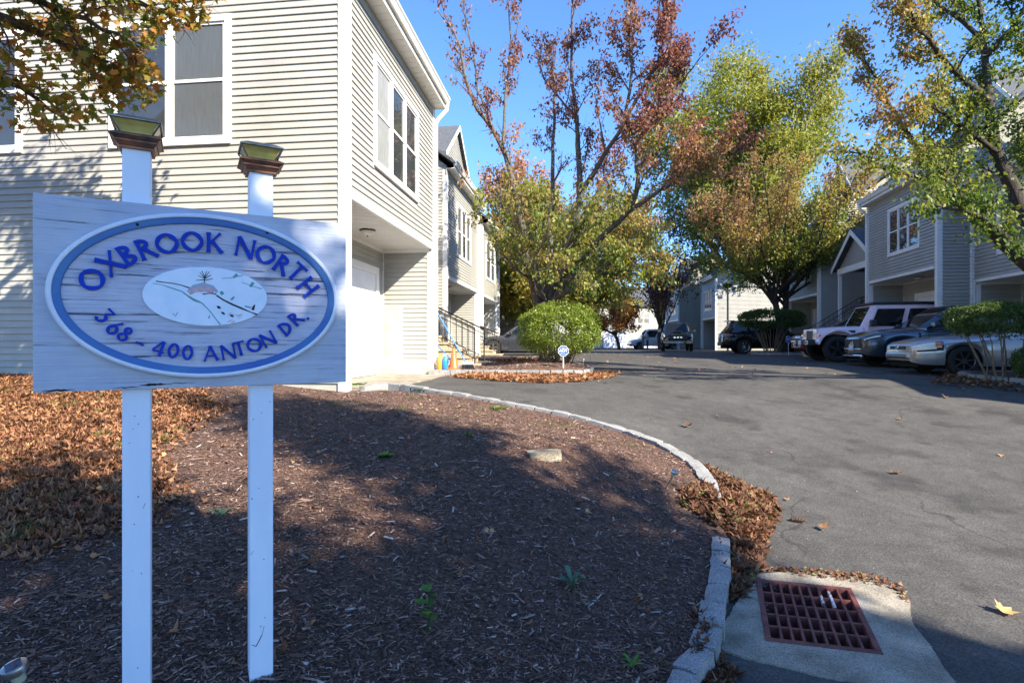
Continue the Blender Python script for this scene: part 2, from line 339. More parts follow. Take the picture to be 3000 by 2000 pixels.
# concrete apron before the first garage, and the entry island with its walk
ap = MB()
for i in range(8):
    a, b = -.05+i*.6, -.05+(i+1)*.6
    ap.add([HA(a,-1.2,-.70), HA(b,-1.2,-.70), HA(b,.42+.03*math.sin(i*2),-.70), HA(a,.40+.03*math.sin(i*2-2),-.70), HA(a,-1.2,-.95), HA(b,-1.2,-.95), HA(b,.42+.03*math.sin(i*2),-.95), HA(a,.40+.03*math.sin(i*2-2),-.95)], [(0,1,2,3),(2,3,7,6)])
tag(ap.build('pavement', mt['concrete'], fix=False), kind='structure')
ISL = catmull([(-1.72,12.45),(-.9,12.40),(0,12.32),(.8,12.2),(1.35,12.3),(1.72,12.65),(1.85,13.3),(1.8,15),(1.5,17.2),(.9,18.6),(-.2,19.2)], 10)
kerb('kerb', '', ISL, ktop, 0, 60)
ipoly = np.vstack([ISL, [(-1.9,19.3), (-2.6,19.3), (-2.6,12.9), (-1.75,12.9)]])
def isl_z(X, Y):
    ins = inside(np.asarray(X), np.asarray(Y), ipoly)
    mound = .16*np.exp(-(((np.asarray(X)-.75)/1.0)**2+((np.asarray(Y)-13.6)/1.3)**2))
    return np.where(ins, gz(X, Y)+.10+mound, gz(X, Y)-.3)
tag(sheet('planting_island', np.arange(-2.7, 2.2, .1), np.arange(12, 19.6, .1), isl_z, mt['mulch']), kind='structure')
wk = MB()
for a, b, c, d in ((-1.75,.25,12.55,13.1),(-1.9,-.35,13.1,15.7)): wk.box(a, b, c, d, -.78, -.600)
tag(wk.build('path', mt['concrete']), kind='structure')
RISL = catmull([(16,9.6),(13,9.7),(10.6,10.1),(9.5,10.9),(9.35,11.5),(9.6,11.95),(10.6,12.05),(12.5,11.7)], 10)
kerb('kerb', '', RISL, ktop, 0, 60)
rpoly = np.vstack([RISL, [(16, 11.3)]])
tag(sheet('planting_island', np.arange(9, 16, .12), np.arange(9.4, 12.3, .12), lambda X, Y: np.where(inside(X, Y, rpoly), gz(X, Y)+.12+.05*np.sin(X*2)*np.cos(Y*3), gz(X, Y)-.3), mt['mulch']), kind='structure')
FISL = catmull([(18,25.6),(15.2,25.7),(12.2,26.1),(11.6,26.8),(11.9,27.6),(13.5,28.0),(18,27.6)], 10)
kerb('kerb', '', FISL, ktop, 0, 60)
fpoly = FISL
tag(sheet('planting_island', np.arange(11.2, 18, .15), np.arange(25.3, 28.4, .15), lambda X, Y: np.where(inside(X, Y, fpoly), gz(X, Y)+.13, gz(X, Y)-.3), mt['mulch']), kind='structure')

# ------------------------------------------------------------------ catch basin by the kerb
gc = [hit(u*1.27551, v*1.27551) for u, v in ((1757,1340),(1975,1358),(2030,1510),(1758,1478))]     # grate corners
bx = (gc[2]-gc[3]); bx.z = 0; bx.normalize(); by = Vector((-bx.y, bx.x, 0)); gl = gc[3]
by = (by*.35+((gc[0]-gc[3])+(gc[1]-gc[2])).normalized()*.65); by.z = 0; by.normalize(); gw = (gc[2]-gc[3]).length; gd = (gc[0]-gc[3]).dot(by)*.5+(gc[1]-gc[2]).dot(by)*.5; zb = .016
gcc = sum(gc, Vector())/4; g0 = float(gz(gcc.x, gcc.y)); gkx = float(gz(gcc.x+.4, gcc.y)-gz(gcc.x-.4, gcc.y))/.8; gky = float(gz(gcc.x, gcc.y+.4)-gz(gcc.x, gcc.y-.4))/.8
def slope(q): return Vector((q.x, q.y, q.z+g0+gkx*(q.x-gcc.x)+gky*(q.y-gcc.y)))
BF0 = Fr((gl.x, gl.y), (bx.x, bx.y), (by.x, by.y))
def BF(p, q, z): return slope(BF0(p, q, z))
basin = empty('storm_drain', BF(gw/2, gd/2, zb), 'rusty red iron storm drain set in a chipped concrete surround beside the kerb', 'storm drain')
spx = [(1655,1462),(1682,1400),(1742,1320),(1800,1310),(2000,1330),(2060,1352),(2088,1385),(2100,1440),(2140,1490),(2200,1568),(2190,1600),(1990,1572),(1850,1545),(1700,1508),(1645,1493)]
so = [hit(u*1.27551, v*1.27551, .006) for u, v in spx]; so = [slope(Vector((q.x, q.y, zb))) for q in so]
si = [BF(p, q, zb) for p, q in ((0,0),(gw,0),(gw,gd),(0,gd))]
b = MB(); cc = sum(si, Vector())/4; N = 72
def ray_poly(poly, ang):
    d = Vector((math.cos(ang), math.sin(ang), 0)); best = None
    for i in range(len(poly)):
        p0, p1 = poly[i], poly[(i+1) % len(poly)]; e = p1-p0; den = d.x*e.y-d.y*e.x
        if abs(den) < 1e-9: continue
        w_ = p0-cc; t = (w_.x*e.y-w_.y*e.x)/den; s_ = (w_.x*d.y-w_.y*d.x)/den
        if t > 0 and -1e-6 <= s_ <= 1+1e-6: best = t if best is None else max(best, t)
    q = cc+d*(best or .4); return slope(Vector((q.x, q.y, zb)))
N = 140; angs = sorted([2*math.pi*i/N-math.pi for i in range(N)]+[math.atan2((q-cc).y, (q-cc).x) for q in si]); vi = [ray_poly(si, a) for a in angs]; vo_ = [ray_poly(so, a)+Vector((.008*math.sin(a*9)+random.uniform(-.003,.003), .008*math.sin(a*11+1)+random.uniform(-.003,.003), 0)) for a in angs]; m = len(angs); dn = Vector((0,0,-.12))
b.add(vi+vo_+[q+dn for q in vi]+[q+dn for q in vo_], [(i, (i+1) % m, m+(i+1) % m, m+i) for i in range(m)]+[(m+i, m+(i+1) % m, 3*m+(i+1) % m, 3*m+i) for i in range(m)]+[(i, (i+1) % m, 2*m+(i+1) % m, 2*m+i) for i in range(m)])
b.build('concrete_surround', mt['concrete'], basin, fix=False)
# the pit under the grate needs the asphalt sheet cut away
def cut_hole(o, poly, m=.02):
    b = bmesh.new(); b.from_mesh(o.data); kill = []
    for f in b.faces:
        c = f.calc_center_median()
        if abs(c.x-gc[0].x) < 2 and abs(c.y-gc[0].y) < 2: kill.append(f)
    edges = list({e for f in kill for e in f.edges}); 
    bmesh.ops.subdivide_edges(b, edges=edges, cuts=9, use_grid_fill=True)
    P_ = np.array(poly); kill = []
    for f in b.faces:
        c = f.calc_center_median()
        if abs(c.x-gc[0].x) < 2 and abs(c.y-gc[0].y) < 2 and inside(np.array([c.x]), np.array([c.y]), P_)[0]: kill.append(f)
    bmesh.ops.delete(b, geom=kill, context='FACES'); b.to_mesh(o.data); b.free()
cut_hole(road, [((q-cc)*.82+cc).xy[:] for q in so])
fm = MB(); t = .032
for a in ((0,gw,0,t),(0,gw,gd-t,gd),(0,t,t,gd-t),(gw-t,gw,t,gd-t)): fm.box(*a, zb-.10, zb+.006, BF)
fm.build('grate_frame', mt['rust'], basin, bevel=.003)
for i in range(1, 9):
    x = t+(gw-2*t)*i/9; MB().box(x-.007, x+.007, t, gd-t, zb-.085, zb+.002, BF).build('grate_bar', mt['rust'], basin)
for j in range(1, 5):
    y = t+(gd-2*t)*j/5; MB().box(t, gw-t, y-.008, y+.008, zb-.085, zb-.001, BF).build('cross_bar', mt['rust'], basin)
for i in (6, 7):                              # white paint spilt on two bars
    x = t+(gw-2*t)*i/9; MB().box(x-.0074, x+.0074, gd*.62+.04*(7-i), gd*(.80+.1*(i-6)), zb-.02, zb+.0035, BF).build('paint_splash', M('flaking_paint', (.62,.63,.64), (.22,.10,.08), 60, .6, lo=.42, hi=.5), basin)
pt = MB()
for i, (a, c) in enumerate(((0,1),(1,2),(2,3),(3,0))): q = si[a]; r_ = si[c]; dn = Vector((0,0,-.7)); pt.add([q-Vector((0,0,.1)), r_-Vector((0,0,.1)), r_+dn, q+dn], [(0,1,2,3)])
pt.add([q+Vector((0,0,-.7)) for q in si], [(0,1,2,3)]); pt.build('pit', mt['pit'], basin, fix=False)
ground_floor = MB()

# ------------------------------------------------------------------ houses
EXPO = .1016
def board_mesh(mat, d=.0235):
    b = MB(); h = EXPO
    # x: unit length, y: outward, z: up; proud at the bottom edge
    s = [(0, 0), (d-.0005, 0), (d, .010), (.004, h+.004), (0, h+.004)]
    vs = [(x, y, z) for x in (0, 1) for y, z in s]
    b.add(vs, [(4,3,2,1,0), (5,6,7,8,9)]+[(i, (i+1) % 5, 5+(i+1) % 5, 5+i) for i in range(5)]); return b.mesh('siding_board', mat)
BOARD = {'siding': board_mesh(mt['siding']), 'siding_grey': board_mesh(mt['siding_grey'], .034)}
def siding(fr, axis, c, out, a0, a1, z0, z1, holes, par, mat='siding', single=True, clip=None, e=EXPO):
    J = MB(); z = z0; nm = 0
    while z < z1-.015:
        lo, hi = a0, a1
        if clip: lo, hi = clip(z+e/2)
        segs = [(lo, hi)] if hi-lo > .03 else []
        for h in holes:
            if h[2] < z+e*.5 < h[3]:
                ns = []
                for s in segs:
                    if h[1] <= s[0] or h[0] >= s[1]: ns.append(s); continue
                    if h[0] > s[0]: ns.append((s[0], h[0]))
                    if h[1] < s[1]: ns.append((h[1], s[1]))
                segs = ns
        ns = []
        for s in segs:
            if single and s[1]-s[0] > 2.6 and random.random() < .75: c_ = s[0]+(s[1]-s[0])*random.uniform(.2, .8); ns += [(s[0], c_), (c_+.001, s[1])]
            else: ns.append(s)
        for s0, s1 in ns:
            yy = random.uniform(.96, 1.08) if single else 1
            if axis == 'p': o = fr(s0, c, z); d = fr.a*(s1-s0); y = fr.n*out
            else: o = fr(c, s0, z); d = fr.n*(s1-s0); y = fr.a*out
            hh = min(1, (z1-z)/e); y = y*yy
            Mx = Matrix(((d.x, y.x, 0, o.x), (d.y, y.y, 0, o.y), (0, 0, hh, o.z), (0, 0, 0, 1)))
            if single: link('siding_board', BOARD[mat], par, Mx)
            else: J.add([Mx @ v.co for v in BOARD[mat].vertices], [tuple(f.vertices) for f in BOARD[mat].polygons])
        z += e
    if not single and J.v: J.build('siding', mt[mat], par, fix=False)
def window(fr, axis, c, out, a0, a1, z0, z1, n, par, panes=('glass',), tw=.095, detail=True):
    g_ = (lambda a, d, z: fr(a, c+d*out, z)) if axis == 'p' else (lambda a, d, z: fr(c+d*out, a, z))
    t = MB(); o = .045
    t.box(a0, a1, 0, o, z1-tw, z1, g_); t.box(a0, a1, 0, o+.004, z0, z0+tw, g_); t.box(a0, a0+tw, 0, o-.002, z0+tw, z1-tw, g_); t.box(a1-tw, a1, 0, o-.002, z0+tw, z1-tw, g_)
    wd = (a1-a0-2*tw); mw = .07
    for i in range(1, n): x = a0+tw+wd*i/n; t.box(x-mw/2, x+mw/2, 0, o-.003, z0+tw, z1-tw, g_)
    root = t.build('window', mt['white'], par, bevel=.004 if detail else 0)
    for i in range(n):
        x0 = a0+tw+wd*i/n+(mw/2 if i else 0); x1 = a0+tw+wd*(i+1)/n-(mw/2 if i < n-1 else 0); zm = (z0+z1)/2; s = .035
        q = MB(); y = .024
        q.box(x0, x0+s, -.05, y, z0+tw, z1-tw, g_); q.box(x1-s, x1, -.05, y, z0+tw, z1-tw, g_)
        q.box(x0+s, x1-s, -.05, y-.001, z1-tw-s, z1-tw, g_); q.box(x0+s, x1-s, -.05, y-.001, z0+tw, z0+tw+s, g_); q.box(x0+s, x1-s, -.05, y+.006, zm-.022, zm+.022, g_)
        q.build('sash', mt['white'], root)
        for a, b in ((z0+tw+s, zm-.02), (zm+.02, z1-tw-s)):
            MB().box(x0+s, x1-s, -.002, .006+(.008 if a < zm-.1 else 0), a, b, g_).build('pane', mt[panes[i % len(panes)]], root)
def garage_door(fr, q, a0, a1, z0, z1, par):
    t = MB(); w_ = .16
    t.box(a0-w_, a0, q, q+.05, z0, z1+w_, fr); t.box(a1, a1+w_, q, q+.05, z0, z1+w_, fr); t.box(a0, a1, q, q+.05, z1, z1+w_, fr)
    root = t.build('garage_door', mt['white'], par, bevel=.005); n = 4; h = (z1-z0)/n
    for i in range(n): MB().box(a0, a1, q+.002, q+.022, z0+i*h+.003, z0+(i+1)*h-.003, fr).build('door_panel', mt['door'], root, bevel=.004)
def lamp_dome(c, par):
    r = MB().lathe([(.145,0),(.15,-.02),(.135,-.03)], c, 20).build('ceiling_lamp', mt['iron'], par, smooth=40)
    MB().lathe([(.13,-.03),(.12,-.06),(.085,-.09),(.03,-.107),(.004,-.11)], c, 20).build('lamp_glass', M('frosted_lamp_glass', (.66,.64,.56), rough=.35), r, smooth=40)
    MB().lathe([(.014,-.108),(.014,-.125),(.004,-.132)], c, 8).build('finial', mt['iron'], r)
def gutter_run(fr, p0, p1, q, z, par, spout=None, zg=-.7, oh=.26):
    s = MB().box(p0, p1, q+.002, q+oh, z-.235, z-.215, fr); k = MB()
    sf = s.build('soffit', mt['soffit'], par); x = p0+.1
    while x < p1-.05: k.box(x, x+.012, q+.03, q+oh-.02, z-.241, z-.234, fr); x += .2
    tag(k.build('soffit_groove', mt['gutter'], sf), kind='stuff')
    MB().box(p0, p1, q+oh, q+oh+.02, z-.235, z-.02, fr).build('fascia', mt['gutter'], par)
    prof = [(q+oh+.021, z-.14), (q+oh+.075, z-.14), (q+oh+.10, z-.09), (q+oh+.10, z-.06), (q+oh+.125, z-.03), (q+oh+.125, z), (q+oh+.115, z), (q+oh+.09, z-.055), (q+oh+.03, z-.055), (q+oh+.03, z), (q+oh+.021, z)]
    gt = MB(); n = len(prof); vs = [fr(p, a, b) for p in (p0-.03, p1+.03) for a, b in prof]
    gt.add(vs, [tuple(range(n))[::-1], tuple(range(n, 2*n))]+[(i, (i+1) % n, n+(i+1) % n, n+i) for i in range(n)]); gt.build('gutter', mt['gutter'], par, fix=False)
    MB().box(p0, p1, q+.001, q+.02, z-.40, z-.235, fr).build('frieze_board', mt['siding'].copy() if False else mt['sheath'], par)
    if spout is not None:
        sp = MB(); a = [fr(spout, q+oh+.06, z-.14), fr(spout, q+oh+.05, z-.26), fr(spout, q+.12, z-.46), fr(spout, q+.06, z-.56), fr(spout, q+.06, zg+.25), fr(spout, q+.14, zg+.1)]
        sp.tube(a, .045, 8); sp.build('downspout', mt['white'], par, smooth=40)
def roof_slab(fr, p0, p1, qe, ze, qr, zr, par, name='roof', t=.10):
    b = MB(); vs = [fr(p, q, z) for p in (p0, p1) for q, z in ((qe, ze), (qr, zr), (qr, zr-t), (qe, ze-t))]
    b.add(vs, [(0,1,2,3),(4,5,6,7),(0,1,5,4),(1,2,6,5),(2,3,7,6),(3,0,4,7)]); return b.build(name, mt['shingle'], par)
def cornerboard(fr, p, q, sp, sq, z0, z1, par, w_=.115):
    b = MB(); t = .028       # sp, sq: +1/-1 outward directions along p and q
    b.box(p-sp*w_, p+sp*t, q, q+sq*t, z0, z1, fr); b.box(p, p+sp*t, q-sq*.001, q-sq*w_, z0, z1, fr)
    for k in (.03, .055, .08): b.box(p-sp*(k+.006), p-sp*k, q+sq*t, q+sq*(t+.004), z0, z1, fr); b.box(p+sp*t, p+sp*(t+.004), q-sq*(k+.006), q-sq*k, z0, z1, fr)
    b.build('corner_board', mt['white'], par)
def townhouse(label, fr, wid, zg, zs, ze, mat='siding', single=False, front=None, win=(1.0, 3.49), win_z=(2.83, 4.65), ns=3, panes=('curtain','glass','glass'), door=(1.35, 4.10), rec=1.13, depth=9.0, front_len=1.4, ridge=(-4.6, 3.6), spout=True, dz=1.47, wins_front=(), light=True, loc=None, far_side=False, patch=False):
    root = empty('townhouse', fr(wid/2, -rec, zg), label, 'house', 'townhouses around the parking court')
    e = EXPO if single else EXPO
    sh = MB(); th = .16
    sh.box(.0, wid, -depth, -.002, zs+.02, ze-.1, fr); sh.box(0, wid, -depth, -rec-.002, zg-.6, zs+.02, fr)
    sh.box(0, th, -rec-.002, -.002, zg-.6, zs+.02, fr); sh.box(wid-th, wid, -rec-.002, -.002, zg-.6, zs+.02, fr)
    # gable ends
    rq, rz = ridge; zr = ze+rz
    for p0_, p1_ in ((0.0, .05), (wid-.05, wid)):
        sh.prism([(p0_, 0, ze-.12), (p0_, 2*rq, ze-.12), (p0_, rq, zr-.12)], (p1_-p0_, 0, 0), fr)
    sh.build('wall', mt['sheath'], root)
    hole = [(win[0]+.03, win[1]-.03, win_z[0], win_z[1])] if win else []
    siding(fr, 'p', 0, 1, .085, wid-.085, zs+.06, ze-.33, hole, root, mat, single)
    gclip = lambda z: (max(-front_len, 2*rq+max(0, (z-ze)/rz)*(-rq) if z > ze else -front_len), -.085 if z < ze-.1 else rq*(z-ze)/rz)
    siding(fr, 'q', 0, -1, -front_len, -.085, zg+.12, min(zr, ze+1.6) if front_len > 3 else ze-.1, [(w_[0]+.03, w_[1]-.03, w_[2], w_[3]) for w_ in wins_front], root, mat, single, clip=gclip if front_len > 3 else None)
    # recess: the wall over the door, and the far side wall facing the camera
    siding(fr, 'p', -rec, 1, th, wid-th, zg+dz+.7+.16+(0 if single else 0), zs-.06, [], root, mat, single)
    siding(fr, 'q', wid-th, -1, -rec+.03, -.1, zg+.25, zs-.07, [(-rec, -rec+.45, -9, zg+1.5)] if patch else [], root, mat, single)
    if far_side: siding(fr, 'q', wid, 1, -front_len, -.085, zg+.12, ze-.1, [], root, mat, False)
    cl = MB().box(th, wid-th, -rec, -.03, zs-.02, zs+.018, fr).build('recess_ceiling', mt['white'], root)
    gr = MB(); p_ = th+.1
    while p_ < wid-th-.05: gr.box(p_, p_+.01, -rec+.02, -.05, zs-.027, zs-.021, fr); p_ += .1
    tag(gr.build('ceiling_groove', mt['soffit'], cl), kind='stuff')
    tb = MB().box(th, wid-th, -.03, .022, zs-.03, zs+.06, fr); tb.box(wid-th-.02, wid-th, -rec+.01, -.05, zs-.1, zs-.021, fr); tb.box(th, wid-th-.02, -rec, -rec+.018, zs-.1, zs-.021, fr)
    tb.box(wid-th-.03, wid-th, -rec, -rec+.03, zg, zs-.1, fr); tb.build('trim_board', mt['white'], root)
    cornerboard(fr, 0, 0, -1, 1, zg-.2, ze-.24, root); cornerboard(fr, wid, 0, 1, 1, zg, ze-.24, root)
    MB().box(wid-th-.025, wid-th, -.10, -.001, zg, zs-.1, fr).build('corner_board', mt['white'], root)
    if win: window(fr, 'p', 0, 1, win[0], win[1], win_z[0], win_z[1], ns, root, panes)
    for w_ in wins_front: window(fr, 'q', 0, -1, w_[0], w_[1], w_[2], w_[3], w_[4], root, w_[5])
    if door: garage_door(fr, -rec, door[0], door[1], zg+.01, zg+dz+.7, root)
    if light: lamp_dome(fr(wid*.5, -rec*.55, zs-.021), root)
    gutter_run(fr, -.06, wid+.02, 0, ze, root, wid-.02 if spout else None, zg)
    roof_slab(fr, -.22, wid+.1, .30, ze-.01, rq, zr, root); roof_slab(fr, -.22, wid+.1, 2*rq-.3, ze-.01, rq, zr-.002, root)
    return root
def rakeboard(fr, p, q0, z0, q1, z1, par, h=.18, t=.03):
    MB().prism([fr(p, q0, z0), fr(p, q1, z1), fr(p, q1, z1-h), fr(p, q0, z0-h)], fr.a*t).build('rake_board', mt['white'], par)
def gable(fr, p0, p1, q, z0, zp, depth, par, mat, win=None):     # a cross gable facing outward, with its roof running back
    pm = (p0+p1)/2
    b = MB().prism([(p0, q-.01, z0-.8), (p1, q-.01, z0-.8), (p1, q-.01, z0), (pm, q-.01, zp), (p0, q-.01, z0)], (0, -depth, 0), fr); root = b.build('gable', mt['sheath'], par)
    cl = lambda z: (p0, p1) if z < z0 else (p0+(z-z0)/(zp-z0)*(pm-p0), p1-(z-z0)/(zp-z0)*(p1-pm))
    siding(fr, 'p', q, 1, p0, p1, z0-.8, zp-.1, [], root, mat, False, clip=cl)
    siding(fr, 'q', p0, -1, q-depth, q, z0-.8, z0-.05, [], root, mat, False)
    for s, pe in ((-1, p0), (1, p1)):
        k = MB(); o = .18; dz_ = (zp-z0)*o/abs(pm-pe)
        vs = [fr(a, c, d) for c in (q+.15, q-depth) for a, d in ((pe+s*o, z0-dz_+.03), (pm, zp+.03), (pm, zp+.11), (pe+s*o, z0-dz_+.11))]
        k.add(vs, [(0,1,2,3),(4,5,6,7),(0,1,5,4),(1,2,6,5),(2,3,7,6),(3,0,4,7)]); k.build('gable_roof', mt['shingle'], root)
        r = MB(); vs = [fr(a, c, d) for c in (q+.155, q+.17) for a, d in ((pe+s*o, z0-dz_+.11), (pm, zp+.11), (pm, zp-.06), (pe+s*o, z0-dz_-.06))]
        r.add(vs, [(0,1,2,3),(4,5,6,7),(0,1,5,4),(1,2,6,5),(2,3,7,6),(3,0,4,7)]); r.build('rake_board', mt['white'], root)
    return root
def entry_bay(fr, p0, p1, q, zg, zl, ze, par, mat, door_p, porch=None, depth=7, back=-4.6, rz=2.6):
    r = MB().box(p0, p1, q-depth, q-.002, zg-.6, ze-.1, fr); r.prism([(p0, q, ze-.12), (p0, q-2*4.0, ze-.12), (p0, q-4.0, ze+rz-.15)], (p1-p0, 0, 0), fr); root = r.build('entry_bay', mt['sheath'], par)
    siding(fr, 'p', q, 1, p0, p1, zg+.1, ze-.25, [(door_p-.55, door_p+.55, zl, zl+2.2)], root, mat, False)
    d = MB().box(door_p-.55, door_p-.45, q, q+.04, zl, zl+2.15, fr); d.box(door_p+.45, door_p+.55, q, q+.04, zl, zl+2.15, fr); d.box(door_p-.45, door_p+.45, q, q+.04, zl+2.05, zl+2.15, fr)
    dd = d.build('door_frame', mt['white'], root); MB().box(door_p-.45, door_p+.45, q+.002, q+.025, zl, zl+2.05, fr).build('door', M('entry_door_blue', (.03,.06,.12), rough=.4), dd)
    roof_slab(fr, p0-.1, p1+.1, q+.4, ze-.02, q-4.0, ze+rz, root, 'entry_roof')
    gutter_run(fr, p0, p1, q, ze, root, None)
    return root
# --- left row
lk = dict(mat='siding')
houseA = townhouse('nearest cream sided townhouse on the left with open garage recess and triple window above', HA, 4.78, -.70, 2.11, 5.50, single=True, front_len=7.4,
    wins_front=[(-3.694, -1.743, 2.89, 4.77, 2, ('glass', 'screen')), (-7.1, -5.157, 2.89, 4.77, 2, ('glass', 'glass'))], patch=True, win=(1.006, 3.486))
# parged foundation patch inside the recess and along the base
fp = MB().box(4.58, 4.618, -1.10, -.70, -.72, .78, HA); fp.box(4.57, 4.635, -1.10, .002, -.75, -.46, HA); fp.box(4.635, 4.80, -.3, .03, -.75, -.46, HA)
fp.build('foundation_patch', mt['stucco'], houseA)
pb = MB().box(4.575, 4.612, -.70, -.675, -.46, .80, HA); pb.box(4.575, 4.612, -1.10, -.70, .78, .805, HA); pb.box(4.576, 4.61, -.675, -.10, -.475, -.45, HA); pb.build('trim_board', mt['white'], houseA)
entry_bay(HA.sub(4.82, -1.7), 0, 5.3, 0, -.7, .33, 5.75, houseA, 'siding', 2.2)
HB = HA.sub(10.15, -1.0)
houseB = townhouse('second townhouse on the left, behind the front steps with railing', HB, 5.6, -.72, 2.12, 5.83, win=(1.5, 4.0), win_z=(3.0, 4.9), panes=('screen','glass','screen'), door=(1.4, 4.4), front_len=2.2)
gable(HB, 1.0, 5.0, -.35, 6.5, 8.05, 4.5, houseB, 'siding')
HC = HA.sub(17.2, -1.05)
houseC = townhouse('third townhouse on the left, whose drive the dark grey car stands in', HC, 4.8, -.72, 2.12, 5.55, win=(.9, 3.6), win_z=(2.95, 4.75), panes=('screen','screen'), ns=2, front_len=1.2)
entry_bay(HC.sub(4.85, -1.2), 0, 8, 0, -.7, .3, 5.75, houseC, 'siding', 2.2)
HD = HA.sub(30.2, -1.0)
houseD = townhouse('farthest townhouse on the left, ending the row beside the yellow-green trees', HD, 6, -.72, 2.12, 5.75, win=(1.2, 4.6), win_z=(2.95, 4.8), panes=('screen','glass'), ns=3, front_len=2)
gable(HD, 1.0, 5.0, -.35, 6.4, 7.9, 4.5, houseD, 'siding')
# --- right row
RA = Fr((12.40, 16.4), (.19, 1), (-1, .19))
houseR = townhouse('right townhouse whose garage the pale pink off-road car stands before', RA, 4.68, -.62, 2.2, 5.27, mat='siding_grey', single=True, win=(.95, 3.05), win_z=(2.92, 4.55), panes=('glass','glass','glass'), front_len=1.5, door=(.9, 3.5))
entry_bay(RA.sub(4.72, -2.6), 0, 5.1, 0, -.6, 1.0, 6.1, houseR, 'siding_grey', 1.0, rz=1.4)
gable(RA, .3, 4.4, -2.6, 6.6, 8.7, 4, houseR, 'siding_grey')
RN = Fr((13.30, 16.25), (.19, 1), (-1, .19)).sub(-5.0, 0)
houseN = townhouse('nearest right townhouse, cut by the frame edge behind the leaning tree', RN, 5.0, -1.0, 1.75, 4.75, mat='siding_grey', single=True, win=(1.2, 3.9), win_z=(2.35, 4.05), panes=('screen','screen'), ns=2, front_len=1.5, door=(1.0, 3.8))
gable(RN, .6, 4.6, -2.6, 6.2, 8.4, 4, houseN, 'siding_grey')
RO = RN.sub(-6.5, -1.6)
houseO = townhouse('townhouse of the right row outside the frame, before the leaning tree', RO, 6.2, -1.3, 1.5, 4.2, mat='siding_grey', win=(1.2, 3.9), win_z=(2.1, 3.8), ns=2, front_len=2, door=(1.0, 3.8), ridge=(-4.6, 2.2))
RB = Fr((14.2, 26.1), (.19, 1), (-1, .19))
houseS = townhouse('right townhouse behind the black hatchback and clipped bush', RB, 4.7, -.55, 2.25, 5.4, mat='siding_grey', win=(1.0, 3.4), win_z=(2.95, 4.6), panes=('glass',), front_len=5.5)
entry_bay(RB.sub(4.75, -2.4), 0, 4.6, 0, -.6, 1.0, 7.0, houseS, 'siding_grey', 1.0, rz=2)
gable(RB, .4, 4.3, -1.8, 6.9, 9.0, 4, houseS, 'siding_grey')
RC = Fr((15.9, 44.0), (.13, 1), (-1, .13))
houseT = townhouse('far right townhouse with a sunlit end wall behind the lamp post', RC, 5.2, -.55, 1.95, 5.3, mat='siding_grey', win=(1.2, 4.0), win_z=(2.6, 4.3), panes=('glass',), front_len=6)
entry_bay(RC.sub(5.2, -1.6), 0, 5, 0, -.6, .9, 6.6, houseT, 'siding_grey', 1.5, rz=2)
RD = Fr((16.4, 55.5), (.08, 1), (-1, .08))
houseU = townhouse('farthest right townhouse with a steep grey roof beyond the black pickup', RD, 6, -.55, 2.2, 5.6, mat='siding_grey', win=(1.2, 4.6), win_z=(2.8, 4.6), panes=('glass',), front_len=5, ridge=(-3.2, 3.4))
gable(RD, .8, 5.0, -1.0, 6.6, 8.6, 3, houseU, 'siding_grey')
# far building across the end of the court: long low front with garage doors
FB = Fr((3.5, 74), (1, .04), (.04, -1))
far = empty('far_building', FB(9, 0, -.7), 'pale building with garage doors closing the far end of the court', 'house')
b = MB().box(0, 16, -8, 0, -1.2, 4.9, FB); b.prism([(0,0,4.9),(0,-8,4.9),(0,-4,7.6)], (16,0,0), FB); b.build('wall', mt['siding_grey'], far)
roof_slab(FB, -.3, 16.3, .4, 4.9, -4, 7.7, far)
siding(FB, 'p', 0, 1, 0, 16, 1.9, 4.8, [], far, 'siding_grey', False)
for i in range(4):
    garage_door(FB, .0, .9+i*3.9, 3.6+i*3.9, -.7, 1.2, far); window(FB, 'p', .012, 1, 1.3+i*3.9, 3.1+i*3.9, 2.4, 4.0, 2, far, detail=False)
# ------------------------------------------------------------------ the estate sign
SL = Vector((-1.6385, 1.9255, 0)); SR = Vector((-.7206, 2.446, 0)); st = (SR-SL).normalized(); sn = Vector((st.y, -st.x, 0)); SW = (SR-SL).length
def SF(s, d, z): q = SL+st*s+sn*d; return Vector((q.x, q.y, z))          # s along the board, d toward the viewer, z up
def s_of(u, v):                                                          # board coordinates of a point seen at (u, v)
    k = (u-CX)/F; s = (k*SL.y-SL.x)/(st.x-k*st.y); Y = SL.y+st.y*s; return s, (CY-v)/F*Y
sign = empty('estate_sign', SF(SW/2, -.06, -1.33), 'weathered blue-white estate sign with oval lettered plaque on two square posts', 'sign')
brd = MB().box(0, SW, -.022, 0, -.172, .513, SF).build('sign_board', mt['board'], sign, bevel=.002)
def post(s, zt, half=.0445):
    b = MB().box(s-half, s+half, -.022-2*half-.003, -.025, -1.75, zt, SF); return b.build('post', mt['post'], sign, bevel=.004)
def frustum(mb, s, d, z0, h0, z1, h1): mb.hexa([SF(s-h0, d-h0, z0), SF(s+h0, d-h0, z0), SF(s+h0, d+h0, z0), SF(s-h0, d+h0, z0), SF(s-h1, d-h1, z1), SF(s+h1, d-h1, z1), SF(s+h1, d+h1, z1), SF(s-h1, d+h1, z1)])
